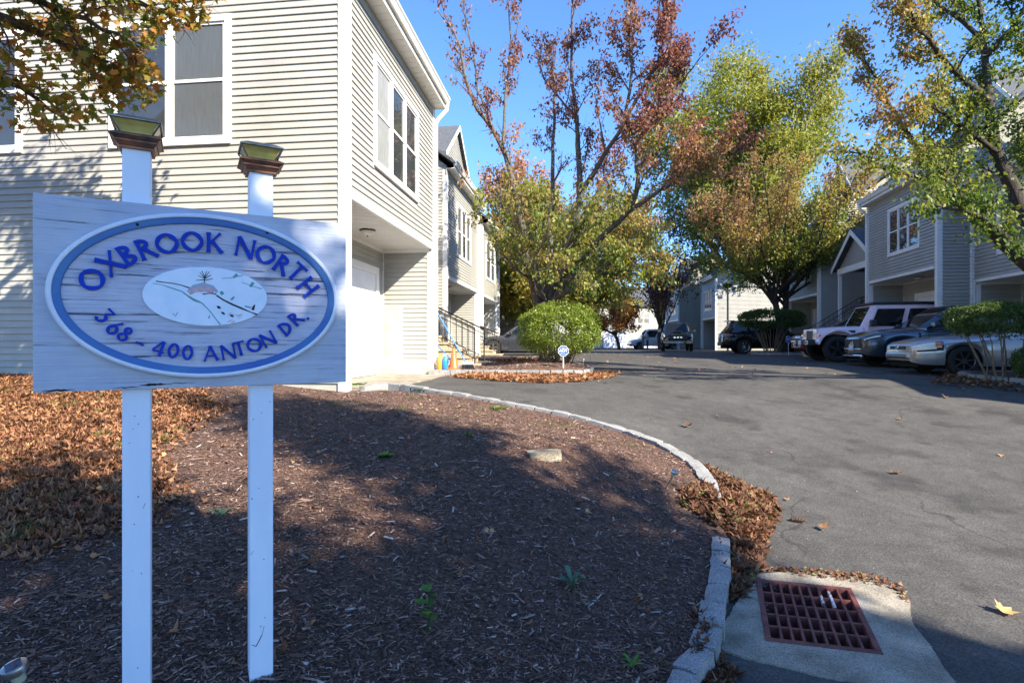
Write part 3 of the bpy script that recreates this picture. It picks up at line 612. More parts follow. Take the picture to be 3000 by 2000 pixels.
def cap(s, z, par):
    d = -.022-.0445-.003; b = MB(); k = .0445
    for z0, h0, z1, h1 in ((0,k+.010,.010,k+.010),(.010,k+.012,.022,k+.020),(.022,k+.024,.030,k+.024),(.030,k+.022,.040,k+.034),(.040,k+.038,.046,k+.038),(.046,k+.036,.054,k+.024)): frustum(b, s, d, z+z0, h0, z+z1, h1)
    c = b.build('post_cap', mt['capbronze'], par, bevel=.0015)
    b = MB()
    for z0, h0, z1, h1 in ((.054,k+.004,.066,k+.007),(.066,k+.007,.082,k+.014),(.082,k+.014,.100,k+.028)): frustum(b, s, d, z+z0, h0, z+z1, h1)
    b.build('lens', mt['capglass'], c)
    b = MB()
    for sx in (-1, 1):
        for sy in (-1, 1):
            e = lambda a, zz: SF(s+sx*a, d+sy*a, z+zz)
            for (a0, za), (a1, zb_) in (((k+.006,.058),(k+.014,.072)), ((k+.014,.072),(k+.033,.1))): b.tube([e(a0, za), e(a1, zb_)], .0035, 5)
    tag(b.build('lens_rib', mt['captop'], c), kind='stuff')
    b = MB(); frustum(b, s, d, z+.100, k+.036, z+.107, k+.037); frustum(b, s, d, z+.107, k+.036, z+.122, k+.010); frustum(b, s, d, z+.122, k+.010, z+.1225, k+.002); b.build('cap_lid', mt['captop'], c, bevel=.002)
    b = MB(); h = .032; b.hexa([SF(s-h, d-h, z+.1226), SF(s+h, d-h, z+.1226), SF(s+h, d+h, z+.1226), SF(s-h, d+h, z+.1226), SF(s-h, d-h, z+.125), SF(s+h, d-h, z+.125), SF(s+h, d+h, z+.125), SF(s-h, d+h, z+.125)]); b.build('solar_cell', mt['solar'], c)
for u, vt in ((398, 440), (768, 508)):
    s, _ = s_of(u, 600); Y = SF(s, -.07, 0).y; zt = (CY-vt)/F*Y; p_ = post(s, zt); cap(s, zt-.012, p_)
# the oval plaque
oc, oz, oa, ob = SW*.499, .179, .491, .3155
def ell(a, b, n=96): return [(oc+a*math.cos(2*math.pi*i/n), oz+b*math.sin(2*math.pi*i/n)) for i in range(n)]
def ring_strip(mb, rings, n=96):             # rings: (a, b, depth)
    vs = [SF(x, d, z) for a, b, d in rings for x, z in ell(a, b, n)]; m = len(rings)
    mb.add(vs, [(i*n+j, i*n+(j+1) % n, (i+1)*n+(j+1) % n, (i+1)*n+j) for i in range(m-1) for j in range(n)])
f = MB(); n = 96; pts = ell(oa-.042, ob-.042)
f.add([SF(x, .012, z) for x, z in pts], [tuple(range(n))]); plaque = f.build('oval_plaque', mt['field'], sign, fix=False)
r = MB(); ring_strip(r, [(oa, ob, .0005), (oa+.001, ob+.001, .014), (oa-.004, ob-.004, .024), (oa-.011, ob-.011, .0265), (oa-.0165, ob-.0165, .024), (oa-.0175, ob-.0175, .019)]); r.build('rim', mt['rim'], plaque, smooth=50, fix=False)
r = MB(); ring_strip(r, [(oa-.017, ob-.017, .0195), (oa-.038, ob-.038, .0205), (oa-.041, ob-.041, .019), (oa-.0425, ob-.0425, .011)]); r.build('ring', mt['ring'], plaque, smooth=40, fix=False)
for u, v in ((60+770/2.24, 500+360/2.24), (60+1615/2.24, 500+413/2.24), (60+768/2.24, 500+1288/2.24), (60+1618/2.24, 500+1283/2.24)):
    s, z = s_of(u, v); MB().lathe([(.0001,.0212),(.0045,.0215),(.0055,.0205)], SF(s, 0, z), 10, sn).build('bolt_hole', mt['pit'], plaque)
# letters
def L(x0, y0, x1, y1, w, fl=1.3): return ('L', x0, y0, x1, y1, w, fl)
def A(cx, cy, rx, ry, a0, a1, w, wt=None): return ('A', cx, cy, rx, ry, a0, a1, w, wt or w*.8)
GL = {
 'O': (1.0, [A(.5,.5,.5,.5,0,360,.15,.12)]), '0': (.66, [A(.33,.5,.33,.5,0,360,.15,.11)]),
 'X': (.8, [L(.02,1,.78,0,.2,1.15), L(.76,1,.0,0,.11)]), 'B': (.62, [L(.09,0,.09,1,.17), A(.12,.755,.38,.245,-90,90,.15,.09), A(.12,.27,.46,.27,-90,90,.16,.10)]),
 'R': (.68, [L(.09,0,.09,1,.17), A(.12,.73,.42,.27,-90,90,.16,.1), L(.28,.48,.70,0,.18,1.15)]), 'K': (.68, [L(.09,0,.09,1,.17), L(.14,.46,.62,1,.11), L(.24,.58,.70,0,.18,1.15)]),
 'N': (.86, [L(.07,0,.07,1,.12,1.5), L(.05,1,.80,0,.19,1.0), L(.80,0,.80,1,.12,1.5)]), 'T': (.7, [L(.35,0,.35,1,.17), L(0,.94,.7,.94,.12,1.35)]),
 'H': (.76, [L(.09,0,.09,1,.17), L(.67,0,.67,1,.17), L(.12,.52,.64,.52,.12,1)]), 'A': (.8, [L(.0,0,.40,1,.10), L(.38,1,.80,0,.18), L(.16,.34,.62,.34,.1,1)]),
 'D': (.78, [L(.09,0,.09,1,.17), A(.12,.5,.60,.5,-90,90,.17,.11)]), '3': (.58, [L(.04,.94,.54,.94,.12,1.1), L(.52,.93,.22,.60,.11,1), A(.20,.31,.34,.33,-140,95,.16,.11)]),
 '6': (.62, [A(.31,.32,.31,.33,0,360,.15,.11), L(.09,.42,.46,1,.13,1.15)]), '8': (.6, [A(.3,.27,.3,.28,0,360,.14,.1), A(.3,.76,.24,.24,0,360,.13,.1)]),
 '4': (.66, [L(.42,1,.02,.34,.11,1), L(0,.30,.66,.30,.12,1.1), L(.47,1,.47,0,.17)]), '-': (.5, [L(.0,.42,.5,.42,.12,1.3)]), '.': (.16, [A(.08,.08,.06,.06,0,360,.11,.11)])}
def glyph(ch, ctr, ang, size, depth=.010, base=.012):
    wdt, parts = GL[ch]; b = MB(); ca, sa = math.cos(ang), math.sin(ang); k = 0
    def T(x, y, d):
        x = (x-wdt/2)*size; y = (y-.5)*size; return SF(ctr[0]+x*ca-y*sa, d, ctr[1]+x*sa+y*ca)
    for p_ in parts:
        top = base+depth+k*.0004; k += 1
        if p_[0] == 'L':
            _, x0, y0, x1, y1, w_, fl = p_; dx, dy = x1-x0, y1-y0; l = math.hypot(dx, dy); nx, ny = -dy/l, dx/l; prof = [(0,fl),(.14,1.04),(.5,.94),(.86,1.04),(1,fl)]
            o = [(x0+dx*t+nx*w_*f_/2, y0+dy*t+ny*w_*f_/2) for t, f_ in prof]+[(x0+dx*t-nx*w_*f_/2, y0+dy*t-ny*w_*f_/2) for t, f_ in prof[::-1]]
            m = len(o); b.add([T(x, y, base-.002) for x, y in o]+[T(x, y, top) for x, y in o], [(i, (i+1) % m, m+(i+1) % m, m+i) for i in range(m)]+[(m+i, m+i+1, m+m-2-i, m+m-1-i) for i in range(m//2-1)])
        else:
            _, cx, cy, rx, ry, a0, a1, w_, wt = p_; N = 28; vs = []
            for i in range(N+1):
                a = math.radians(a0+(a1-a0)*i/N); c_, s_ = math.cos(a), math.sin(a); th = w_*abs(c_)+wt*abs(s_)
                for q, d in ((1, base-.002), (1, top), (0, top), (0, base-.002)):
                    x = cx+(rx-(0 if q else th))*c_; y = cy+(ry-(0 if q else th))*s_; vs.append(T(x, y, d))
            b.add(vs, [(4*i+j, 4*i+(j+1) % 4, 4*(i+1)+(j+1) % 4, 4*(i+1)+j) for i in range(N) for j in range(3)])
    o = b.build('letter', mt['letter'], plaque, fix=False); return o
def text_arc(items, size, flip):
    bc = [s_of(60+x/2.24, 500+y/2.24) for _, x, y in items]
    # smooth tangents from a fitted ellipse-like quadratic through the letter centres
    S_ = np.array([q[0] for q in bc]); Z_ = np.array([q[1] for q in bc]); co = np.polyfit(S_, Z_, 4); dz = np.polyder(co)
    for (ch, _, _), q in zip(items, bc): glyph(ch, q, math.atan(float(np.polyval(dz, q[0]))), size*(.9 if ch == '-' else 1))
text_arc([('O',474,717),('X',596,612),('B',708,556),('R',824,517),('O',962,483),('O',1127,470),('K',1270,478),('N',1473,510),('O',1607,555),('R',1717,622),('T',1808,668),('H',1882,765)], .0765, False)
text_arc([('3',560,955),('6',622,1030),('8',690,1072),('-',790,1128),('4',912,1165),('0',1005,1180),('0',1097,1192),('A',1247,1198),('N',1362,1188),('T',1437,1166),('O',1532,1143),('N',1622,1105),('D',1740,1032),('R',1802,970),('.',1852,945)], .0575, True)
# the painted oval in the middle: pale hills, a brook with a stone bridge, a bare tree
pm = MB(); n = 64; pc = s_of(60+1228/2.24, 500+827/2.24); pa, pb_ = .211, .1125
pv = [(pc[0]+pa*math.cos(2*math.pi*i/n), pc[1]+pb_*math.sin(2*math.pi*i/n)) for i in range(n)]
pm.add([SF(x, .010, z) for x, z in pv]+[SF(x, .019, z) for x, z in pv], [tuple(range(n, 2*n))]+[(i, (i+1) % n, n+(i+1) % n, n+i) for i in range(n)])
pic = pm.build('painted_oval', M('painted_snow', (.70,.78,.90), (.62,.72,.86), 20, .5), plaque, fix=False)
pk = M('paint_black', (.012,.010,.014), rough=.6); pg = M('paint_teal', (.06,.24,.27), (.16,.34,.38), 60, .6); pp = M('paint_rose', (.46,.27,.32), (.58,.42,.46), 70, .6); pl = M('paint_grey', (.33,.40,.50), rough=.6)
def stroke(pts, wds, mat, nm, d=.0196):
    q = [s_of(60+x/2.24, 500+y/2.24) for x, y in pts]; b = MB(); vs = []
    ww = wds if hasattr(wds, '__len__') else [wds]*len(q)
    for i, (s, z) in enumerate(q):
        s0, z0 = q[max(i-1, 0)]; s1, z1 = q[min(i+1, len(q)-1)]; l = math.hypot(s1-s0, z1-z0) or 1; nx, nz = -(z1-z0)/l, (s1-s0)/l; w_ = ww[i]/2*random.uniform(.8, 1.2)
        vs += [SF(s+nx*w_, d, z+nz*w_), SF(s-nx*w_, d, z-nz*w_)]
    b.add(vs, [(2*i, 2*i+1, 2*i+3, 2*i+2) for i in range(len(q)-1)]); return b.build(nm, mat, pic, fix=False)
stroke([(890,728),(940,735),(1000,742),(1060,755),(1110,772)], [.005,.004,.004,.004,.005], pk, 'painted_stream')
stroke([(1285,820),(1330,850),(1390,880),(1450,905),(1510,930),(1550,945)], [.005,.006,.006,.006,.004,.006], pk, 'painted_stream')
stroke([(870,742),(930,752),(1000,775),(1060,795),(1100,825),(1140,850),(1190,870),(1240,920),(1290,985),(1310,1010)], [.003,.003,.004,.004,.006,.009,.004,.003,.004,.006], pg, 'painted_bank', .0194)
stroke([(1100,800),(1140,765),(1200,750),(1260,765),(1290,800)], .014, pl, 'painted_bridge', .0193); stroke([(1105,805),(1150,785),(1210,778),(1270,790)], .019, pp, 'painted_bridge', .0195); stroke([(1195,812),(1240,806),(1285,812)], .004, pk, 'painted_bridge', .0197)
for pts in ([(1207,738),(1207,700),(1190,660)], [(1207,712),(1165,690)], [(1207,712),(1250,688)], [(1207,720),(1150,722)], [(1207,722),(1262,712)], [(1207,700),(1222,662)], [(1207,705),(1175,670)], [(1207,708),(1240,665)]): stroke(pts, [.0035]+[.0022]*(len(pts)-1), pk, 'painted_tree')
for pts, w_ in (([(1320,710),(1390,705),(1460,688)], .003), ([(1395,705),(1420,682)], .010), ([(1450,735),(1520,760),(1580,778)], .003), ([(1505,765),(1525,735)], .010), ([(1000,938),(1018,955),(1032,930)], .003), ([(1380,850),(1400,830)], .008), ([(1310,810),(1330,800)], .012), ([(1470,890),(1510,900)], .006), ([(1240,950),(1235,970)], .004)): stroke(pts, w_, pg, 'painted_grass')
for x, y in ((1300,898),(1328,936),(1384,952)): stroke([(x-12,y-8),(x,y),(x+12,y+8)], [.004,.011,.004], pk, 'painted_stone')
for i in range(14): x = 1350+random.random()*90; y = 935+random.random()*65; stroke([(x,y),(x+26,y-8)], .002, pp, 'painted_reeds')
stroke([(1520,915),(1530,890),(1536,880)], [.010,.007,.002], pk, 'painted_tree')
# a dark split along the board's lower edge
sp = MB()
for (x0, x1, y, w_) in ((140,360,1443,.006),(780,960,1408,.010),(600,780,1425,.004),(900,1150,1398,.003)):
    a = s_of(60+x0/2.24, 500+y/2.24); c = s_of(60+x1/2.24, 500+(y-8)/2.24); m = 9
    vs = []
    for i in range(m+1):
        t = i/m; s = a[0]+(c[0]-a[0])*t; z = a[1]+(c[1]-a[1])*t+random.uniform(-.002,.002); w2 = w_/2*math.sin(math.pi*min(max(t,.06),.94))*random.uniform(.6,1.3); vs += [SF(s, .0012, z+w2), SF(s, .0012, z-w2)]
    sp.add(vs, [(2*i, 2*i+1, 2*i+3, 2*i+2) for i in range(m)])
sp.build('split', mt['pit'], sign, fix=False)
# scuffs, a crack and nail heads on the posts
for (s_u, half) in ((398, .0445), (768, .0445)):
    s, _ = s_of(s_u, 600); r = random.Random(s_u); d = -.0247
    for i in range(9):
        z = r.uniform(-1.25, -.2); x = s+r.uniform(-.036, .036); MB().lathe([(.0001,.0012),(r.uniform(.0012,.0026),.0006)], SF(x, d, z), 7, sn).build('nail_head', mt['pit'], sign)
    for (a, c, w_) in (((-.036,-1.225),(-.020,-1.235),.0022), ((-.020,-1.235),(.002,-1.195),.0030), ((.002,-1.195),(.010,-1.16),.0014), ((-.040,-.86),(-.030,-.845),.0012)) if s_u == 768 else (((.020,-.62),(.028,-.60),.0012),):
        MB().tube([SF(s+a[0], d, a[1]), SF(s+c[0], d, c[1])], w_*.6, 4).build('crack', mt['pit'], sign)

# ------------------------------------------------------------------ small things near the sign
def stake_light(loc, tilt, size, label):
    root = empty('solar_stake_light', loc, label, 'garden light', 'solar lights on stakes'); c = Vector(loc); ax = Vector((tilt[0], tilt[1], 1)).normalized(); k = size
    MB().tube([c-ax*.05, c+ax*.21*k], .011*k, 8).build('stake', mt['steel'], root, smooth=50); sc = lambda pr: [(a*k, b*k) for a, b in pr]
    MB().lathe(sc([(.012,.20),(.030,.215),(.033,.262),(.036,.27)]), c, 18, ax).build('lens', M('frosted_lens', (.45,.45,.33), rough=.2), root, smooth=40)
    MB().lathe(sc([(.038,.27),(.058,.274),(.060,.30),(.056,.312),(.050,.314)]), c, 24, ax).build('head', mt['steel'], root, smooth=40)
    t_ = ax.orthogonal().normalized(); b_ = ax.cross(t_); q = c+ax*.3155*k; h = .034*k
    MB().hexa([q+t_*x*h+b_*y*h+ax*z for z in (0, .002) for x, y in ((-1,-1),(1,-1),(1,1),(-1,1))]).build('solar_cell', mt['solar'], root)
def bedp(u, v): return hit(u, v, 0, bed_z)
q = bedp(98, 2085); stake_light((q.x, q.y, q.z), (-.10, -.30), .68, 'steel solar stake light at the bottom left, left of the sign posts')
q = bedp(1950, 1432); stake_light((q.x, q.y, q.z), (.42, -.30), .62, 'tilted solar stake light near the kerb in the mulch')
q = hit(1708, 1074, .15); stake_light((q.x, q.y, q.z), (.05, 0), .6, 'small solar stake light beside the round bush')
q = bedp(1595, 1350)
b = bmesh.new(); bmesh.ops.create_cube(b, size=1); bmesh.ops.subdivide_edges(b, edges=b.edges[:], cuts=3, use_grid_fill=True)
for v in b.verts: v.co = Vector((v.co.x*.30*(1-.12*abs(v.co.y)), v.co.y*.17, v.co.z*.085*(1+.2*v.co.x)))+Vector((random.uniform(-1,1), random.uniform(-1,1), random.uniform(-.6,.6)))*.009
me = bpy.data.meshes.new('rock'); b.to_mesh(me); b.free(); me.materials.append(speckle_mat('rock', (.27,.235,.17), (.36,.32,.25), (.14,.12,.09), 60)); me.polygons.foreach_set('use_smooth', [True]*len(me.polygons)); me.set_sharp_from_angle(angle=.6)
tag(link('rock', me, None, Matrix.Translation((q.x, q.y+.08, q.z+.028)) @ Matrix.Rotation(.15, 4, 'Z')), 'flat tan rock lying in the mulch bed', 'rock')
LM = dict(weed=leaf_mat('weed_leaf', [(0,(.03,.09,.015)),(.6,(.07,.19,.03)),(1,(.16,.30,.05))], .3),
          bluegreen=leaf_mat('bluegreen_leaf', [(0,(.05,.13,.08)),(1,(.10,.20,.12))], .2))
def blade(c, d, l, w_, n=5, up=.5):
    d = Vector(d).normalized(); s = d.cross(Vector((0,0,1))).normalized(); vs = []; fs = []
    for i in range(n+1):
        t = i/n; p_ = Vector(c)+d*l*t*(1-.25*t)+Vector((0,0,1))*l*up*(t-.75*t*t); ww = w_*math.sin(math.pi*min(.12+t*.86, 1))*.5
        vs += [p_+s*ww, p_-Vector((0,0,ww*.5)), p_-s*ww]
    for i in range(n): fs += [(3*i,3*i+1,3*i+4,3*i+3),(3*i+1,3*i+2,3*i+5,3*i+4)]
    return vs, fs
def weed(u, v, label, n, l, w_, mat, up, stem=0, spread=.02):
    q = bedp(u, v); root = empty('weed', q, label, 'weed'); r = random.Random(int(u*7+v))
    if stem: MB().tube([q, q+Vector((.01,0,stem*.5)), q+Vector((.004,.01,stem))], .004, 5).build('stem', LM['weed'], root)
    for i in range(n):
        a = i*2.4+r.uniform(-.4,.4); z = stem*(.3+.7*i/max(n-1,1)) if stem else .005; b = MB(); vs, fs = blade(q+Vector((r.uniform(-1,1)*spread, r.uniform(-1,1)*spread, z)), (math.cos(a), math.sin(a), .1), l*r.uniform(.7,1.15), w_*r.uniform(.8,1.2), up=up*r.uniform(.7,1.3)); b.add(vs, fs)
        me = b.mesh('leaf', mat, True, False); at = me.attributes.new('tone','FLOAT','FACE'); at.data.foreach_set('value', [r.random()]*len(me.polygons)); link('leaf', me, root)
weed(1128, 1338, 'leafy green rosette weed in the sunny middle of the mulch', 16, .10, .055, LM['weed'], .5, 0, .03)
weed(1456, 1197, 'low spreading green weed near the far kerb', 14, .11, .06, LM['weed'], .35, 0, .10)
weed(1675, 1730, 'blue-green weed with lance leaves in the shaded mulch at right', 8, .13, .035, LM['bluegreen'], 1.2, .05, .01)
weed(1255, 1855, 'upright broad-leaved weed between the right post and the kerb', 7, .085, .055, LM['weed'], .3, .20, .01)
weed(1368, 1284, 'pair of small sunlit seedlings beyond the leafy rosette', 6, .06, .035, LM['weed'], .8, .05, .02)
weed(1050, 1128, 'green weed at the foot of the house corner', 14, .12, .06, LM['weed'], .5, 0, .08)
weed(1230, 1143, 'small weed against the kerb near the garage apron', 9, .09, .04, LM['weed'], .5, 0, .05)
weed(1850, 1955, 'thin-leaved weed near the bottom of the kerb', 7, .09, .014, LM['weed'], .8, 0, .01)
weed(215, 1158, 'round-leaved green weeds under the lower left edge of the sign', 18, .10, .07, LM['weed'], .5, 0, .16)
weed(645, 1515, 'grassy dark weed just left of the right post', 12, .12, .012, LM['bluegreen'], .9, 0, .02)

# ------------------------------------------------------------------ loose material on the ground
def chips(n, us, area, z, lmin, lmax, w0, w1, lift, name, mat, tone=None, tilt=.35):
    X, Y = area(n); n = len(X); Z = z(X, Y)+rng.uniform(.0, lift, n); a = rng.uniform(0, np.pi*2, n); el = rng.normal(0, tilt, n)*.6
    d = np.stack([np.cos(a)*np.cos(el), np.sin(a)*np.cos(el), np.sin(el)], 1); s = np.stack([-np.sin(a), np.cos(a), rng.normal(0, tilt, n)], 1); s /= np.linalg.norm(s, axis=1)[:, None]
    u_ = np.cross(d, s); l = rng.uniform(lmin, lmax, n)[:, None]*rng.uniform(.4, 1, n)[:, None]; w_ = rng.uniform(w0, w1, n)[:, None]; h = w_*.35; c = np.stack([X, Y, Z], 1)
    V = np.stack([c-d*l/2-s*w_/2*.6, c-d*l/2+s*w_/2, c+d*l/2+s*w_/2*.5, c+d*l/2*.9-s*w_/2, c+u_*h-d*l*.42, c+u_*h+d*l*.40], 1).reshape(-1, 3)
    b = (np.arange(n)*6)[:, None]; Fc = np.concatenate([b+np.array([[0,4,1]]), b+np.array([[1,4,5]]), b+np.array([[1,5,2]]), b+np.array([[2,5,3]]), b+np.array([[3,5,4]]), b+np.array([[3,4,0]])])
    tn = np.tile(rng.random(n) if tone is None else tone(X, Y, n), 6)
    return tag(link(name, fast_mesh(name, V, Fc, [mat], tn)), kind='stuff')
hz_front = lambda X, Y: (X-HA.o.x)*HA.a.x+(Y-HA.o.y)*HA.a.y
def bed_area(n):
    # density falls off with distance so that chips stay about as fine as they look
    Y = 1.2+7.3*rng.random(n*2)**1.7; X = -.95*Y-.3+rng.random(n*2)*(1.35*Y+.8); X = np.minimum(X, 2.3)
    k = inside(X, Y) & (hz_front(X, Y) < -.03) & (kerb_dist(X, Y) > .07)
    leafy = litter_w(X, Y) > rng.random(len(X))*1.6
    k &= ~leafy; return X[k][:n], Y[k][:n]
def litter_w(X, Y):     # where fallen leaves cover the ground, left of the sign
    u = 1500+F*X/Y; w_ = sm((Y-2.95-.8*np.clip((u-100)/550, 0, 1.2))/.5)*sm((560-u+60*np.sin(Y*2.2)+40*(Y-4))/160); return np.clip(w_, 0, 1)
mulch_ramp = leaf_mat('mulch_chips', [(0,(.035,.02,.015)),(.35,(.10,.055,.04)),(.7,(.185,.108,.08)),(.9,(.28,.19,.15)),(1,(.48,.40,.35))], 0, .8)
chips(130000, None, bed_area, bed_z, .014, .048, .003, .0105, .012, 'mulch_chips', mulch_ramp, tone=lambda X, Y, n: rng.random(n)**1.35*.97)
chips(5000, None, bed_area, bed_z, .05, .11, .008, .02, .014, 'mulch_chips', mulch_ramp, tone=lambda X, Y, n: rng.random(n)**.9)
chips(1500, None, bed_area, bed_z, .08, .20, .0018, .003, .016, 'dry_needles', leaf_mat('dry_needles', [(0,(.20,.13,.06)),(1,(.42,.33,.18))], .1, .7), tilt=.12)
def grit_area(n):
    X = rng.uniform(-2, 4.5, n*4); Y = rng.uniform(2.2, 9, n*4); d = kerb_dist(X, Y); k = ~inside(X, Y) & (d > .08) & (rng.random(n*4) < np.exp(-d/.28)+.035); return X[k][:n], Y[k][:n]
chips(5000, None, grit_area, gz, .004, .016, .003, .010, .003, 'grit', leaf_mat('grit', [(0,(.06,.05,.04)),(.6,(.20,.17,.13)),(1,(.45,.42,.37))], 0, .9), tilt=.1)
def isl_area(n):
    X = rng.uniform(-1.7, 1.8, n*2); Y = rng.uniform(12.4, 17, n*2); k = inside(X, Y, ipoly) & (isl_z(X, Y) > -.63); return X[k][:n], Y[k][:n]
chips(6000, None, isl_area, isl_z, .04, .1, .01, .02, .012, 'mulch_chips', mulch_ramp)
# fallen leaves
MAPLE = np.array([(0,0),(.10,.03),(.34,-.02),(.30,.16),(.52,.30),(.34,.38),(.36,.56),(.17,.52),(0,1),(-.17,.52),(-.36,.56),(-.34,.38),(-.52,.30),(-.30,.16),(-.34,-.02),(-.10,.03)])-np.array([0,.3])
def leaves(name, X, Y, Z, size, mat, tone, curl=.45, tilt=.5, par=None, kind='stuff', updir=None, d0=None):
    n = len(X); K = len(MAPLE); a = rng.uniform(0, 2*np.pi, n)
    up = np.stack([rng.normal(0, tilt, n), rng.normal(0, tilt, n), np.ones(n)], 1) if updir is None else updir
    up /= np.linalg.norm(up, axis=1)[:, None]; d = np.stack([np.cos(a), np.sin(a), np.zeros(n)], 1) if d0 is None else d0
    d = d-up*np.sum(d*up, 1)[:, None]; d /= np.linalg.norm(d, axis=1)[:, None]+1e-9; s = np.cross(d, up); size = np.asarray(size)
    m = MAPLE[None]*size[:, None, None]; c = np.stack([X, Y, Z], 1)[:, None, :]
    bend = (m[:, :, 0]**2*rng.uniform(-1, 2.2, n)[:, None]+m[:, :, 1]**2*rng.uniform(-1, 2.2, n)[:, None])/size[:, None]*curl*2
    V = c+s[:, None, :]*m[:, :, :1]+d[:, None, :]*m[:, :, 1:]+up[:, None, :]*bend[:, :, None]
    V = np.concatenate([V, c+d[:, None, :]*(size*.0)[:, None, None]], 1).reshape(-1, 3)
    i = np.arange(K); tri = np.stack([np.full(K, K), i, (i+1) % K], 1); Fc = (np.arange(n)[:, None, None]*(K+1)+tri[None]).reshape(-1, 3)
    o = link(name, fast_mesh(name, V, Fc, [mat], np.repeat(tone, K)), par)
    if kind: tag(o, kind=kind)
    return o
LIT = leaf_mat('fallen_leaves', [(0,(.07,.032,.016)),(.3,(.17,.075,.036)),(.6,(.32,.15,.075)),(.82,(.44,.235,.12)),(.94,(.46,.30,.12)),(1,(.34,.09,.055))], .15, .7)
DRY = leaf_mat('dry_brown_leaves', [(0,(.045,.020,.011)),(.4,(.115,.05,.025)),(.75,(.21,.10,.05)),(.93,(.32,.19,.10)),(1,(.16,.17,.05))], .1, .75)
n = 70000; Y = 2.2+6.6*rng.random(n)**1.15; X = -1.02*Y+rng.random(n)*(1.0*Y+1.2); k = (litter_w(X, Y) > rng.random(n)) & (hz_front(X, Y) < .0) & inside(X, Y); X, Y = X[k], Y[k]
leaves('leaf_litter', X, Y, bed_z(X, Y)+rng.uniform(.004,.03,len(X)), rng.uniform(.025,.066,len(X)), LIT, np.clip(rng.normal(.40,.26,len(X)),0,1), .6, .4)
n = 420; X = rng.uniform(-6, 2, n); Y = rng.uniform(2, 8, n); k = inside(X, Y) & (hz_front(X, Y) < -.1) & (kerb_dist(X, Y) > .1); X, Y = X[k], Y[k]
leaves('leaf_litter', X, Y, bed_z(X, Y)+.015, rng.uniform(.02,.06,len(X)), LIT, rng.random(len(X)))
# the drift of leaves over the kerb and into the gutter
def drift(px, n, hfun, s0, s1, mat, base, name='leaf_drift', mean=.45):
    poly = np.array([(q.x, q.y) for q in (hit(u*1.27551, v*1.27551) for u, v in px)]); lo, hi = poly.min(0), poly.max(0)
    X = rng.uniform(lo[0], hi[0], n*3); Y = rng.uniform(lo[1], hi[1], n*3); k = inside(X, Y, poly); X, Y = X[k][:n], Y[k][:n]
    d = np.full(len(X), 9.); 
    for i in range(len(poly)):
        a, c = poly[i], poly[(i+1) % len(poly)]; e = c-a; t = np.clip(((X-a[0])*e[0]+(Y-a[1])*e[1])/(e@e), 0, 1); d = np.minimum(d, np.hypot(X-a[0]-t*e[0], Y-a[1]-t*e[1]))
    h = np.minimum(d*hfun[0], hfun[1]); keep = rng.random(len(X)) < np.clip(.25+d*6, 0, 1); X, Y, h = X[keep], Y[keep], h[keep]
    zb_ = np.where(inside(X, Y), np.maximum(bed_z(X, Y), base(X, Y)), base(X, Y))
    return leaves(name, X, Y, zb_+h*rng.uniform(.35,1,len(X))+.012, rng.uniform(s0, s1, len(X)), mat, np.clip(rng.normal(mean,.25,len(X)),0,1), .35, .32)
drift([(1612,1062),(1660,1090),(1720,1120),(1775,1140),(1795,1170),(1780,1215),(1760,1260),(1755,1300),(1735,1350),(1690,1385),(1650,1375),(1648,1250),(1610,1215),(1565,1190),(1560,1155),(1600,1135),(1640,1130)], 4800, (.32,.095), .03, .10, DRY, gz, mean=.5)
drift([(1600,1440),(1650,1480),(1660,1530),(1700,1545),(1690,1568),(1660,1600),(1585,1600),(1600,1520)], 900, (.3,.07), .04, .085, DRY, gz, mean=.4)
drift([(1025,866),(1080,860),(1150,862),(1250,864),(1330,864),(1375,856),(1425,856),(1410,866),(1345,877),(1250,881),(1150,877),(1080,871)], 3000, (.25,.06), .05, .11, LIT, gz, mean=.55)
drift([(1130,836),(1200,830),(1260,838),(1230,846),(1160,845)], 350, (.3,.05), .06, .12, LIT, lambda X, Y: isl_z(X, Y), mean=.4)
drift([(2130,885),(2170,858),(2240,862),(2352,885),(2352,905),(2250,890)], 700, (.25,.05), .05, .10, DRY, gz, mean=.55)
drift([(1745,1310),(1800,1303),(2000,1322),(2070,1345),(2095,1385),(2080,1392),(2050,1365),(1990,1345),(1800,1322)], 900, (.2,.02), .012, .04, DRY, gz, mean=.6)
# single leaves blown about the asphalt
n = 520; Y = rng.uniform(3, 30, n); X = rng.uniform(-2, 14, n); k = ~inside(X, Y) & ~inside(X, Y, ipoly) & (X > .05*Y-1.2) & (rng.random(n) < np.where(Y > 12, 1, .28)); X, Y = X[k], Y[k]
leaves('scattered_leaves', X, Y, gz(X, Y)+.014, rng.uniform(.03,.11,len(X)), LIT, np.clip(rng.normal(.6,.25,len(X)),0,1), .35, .15)
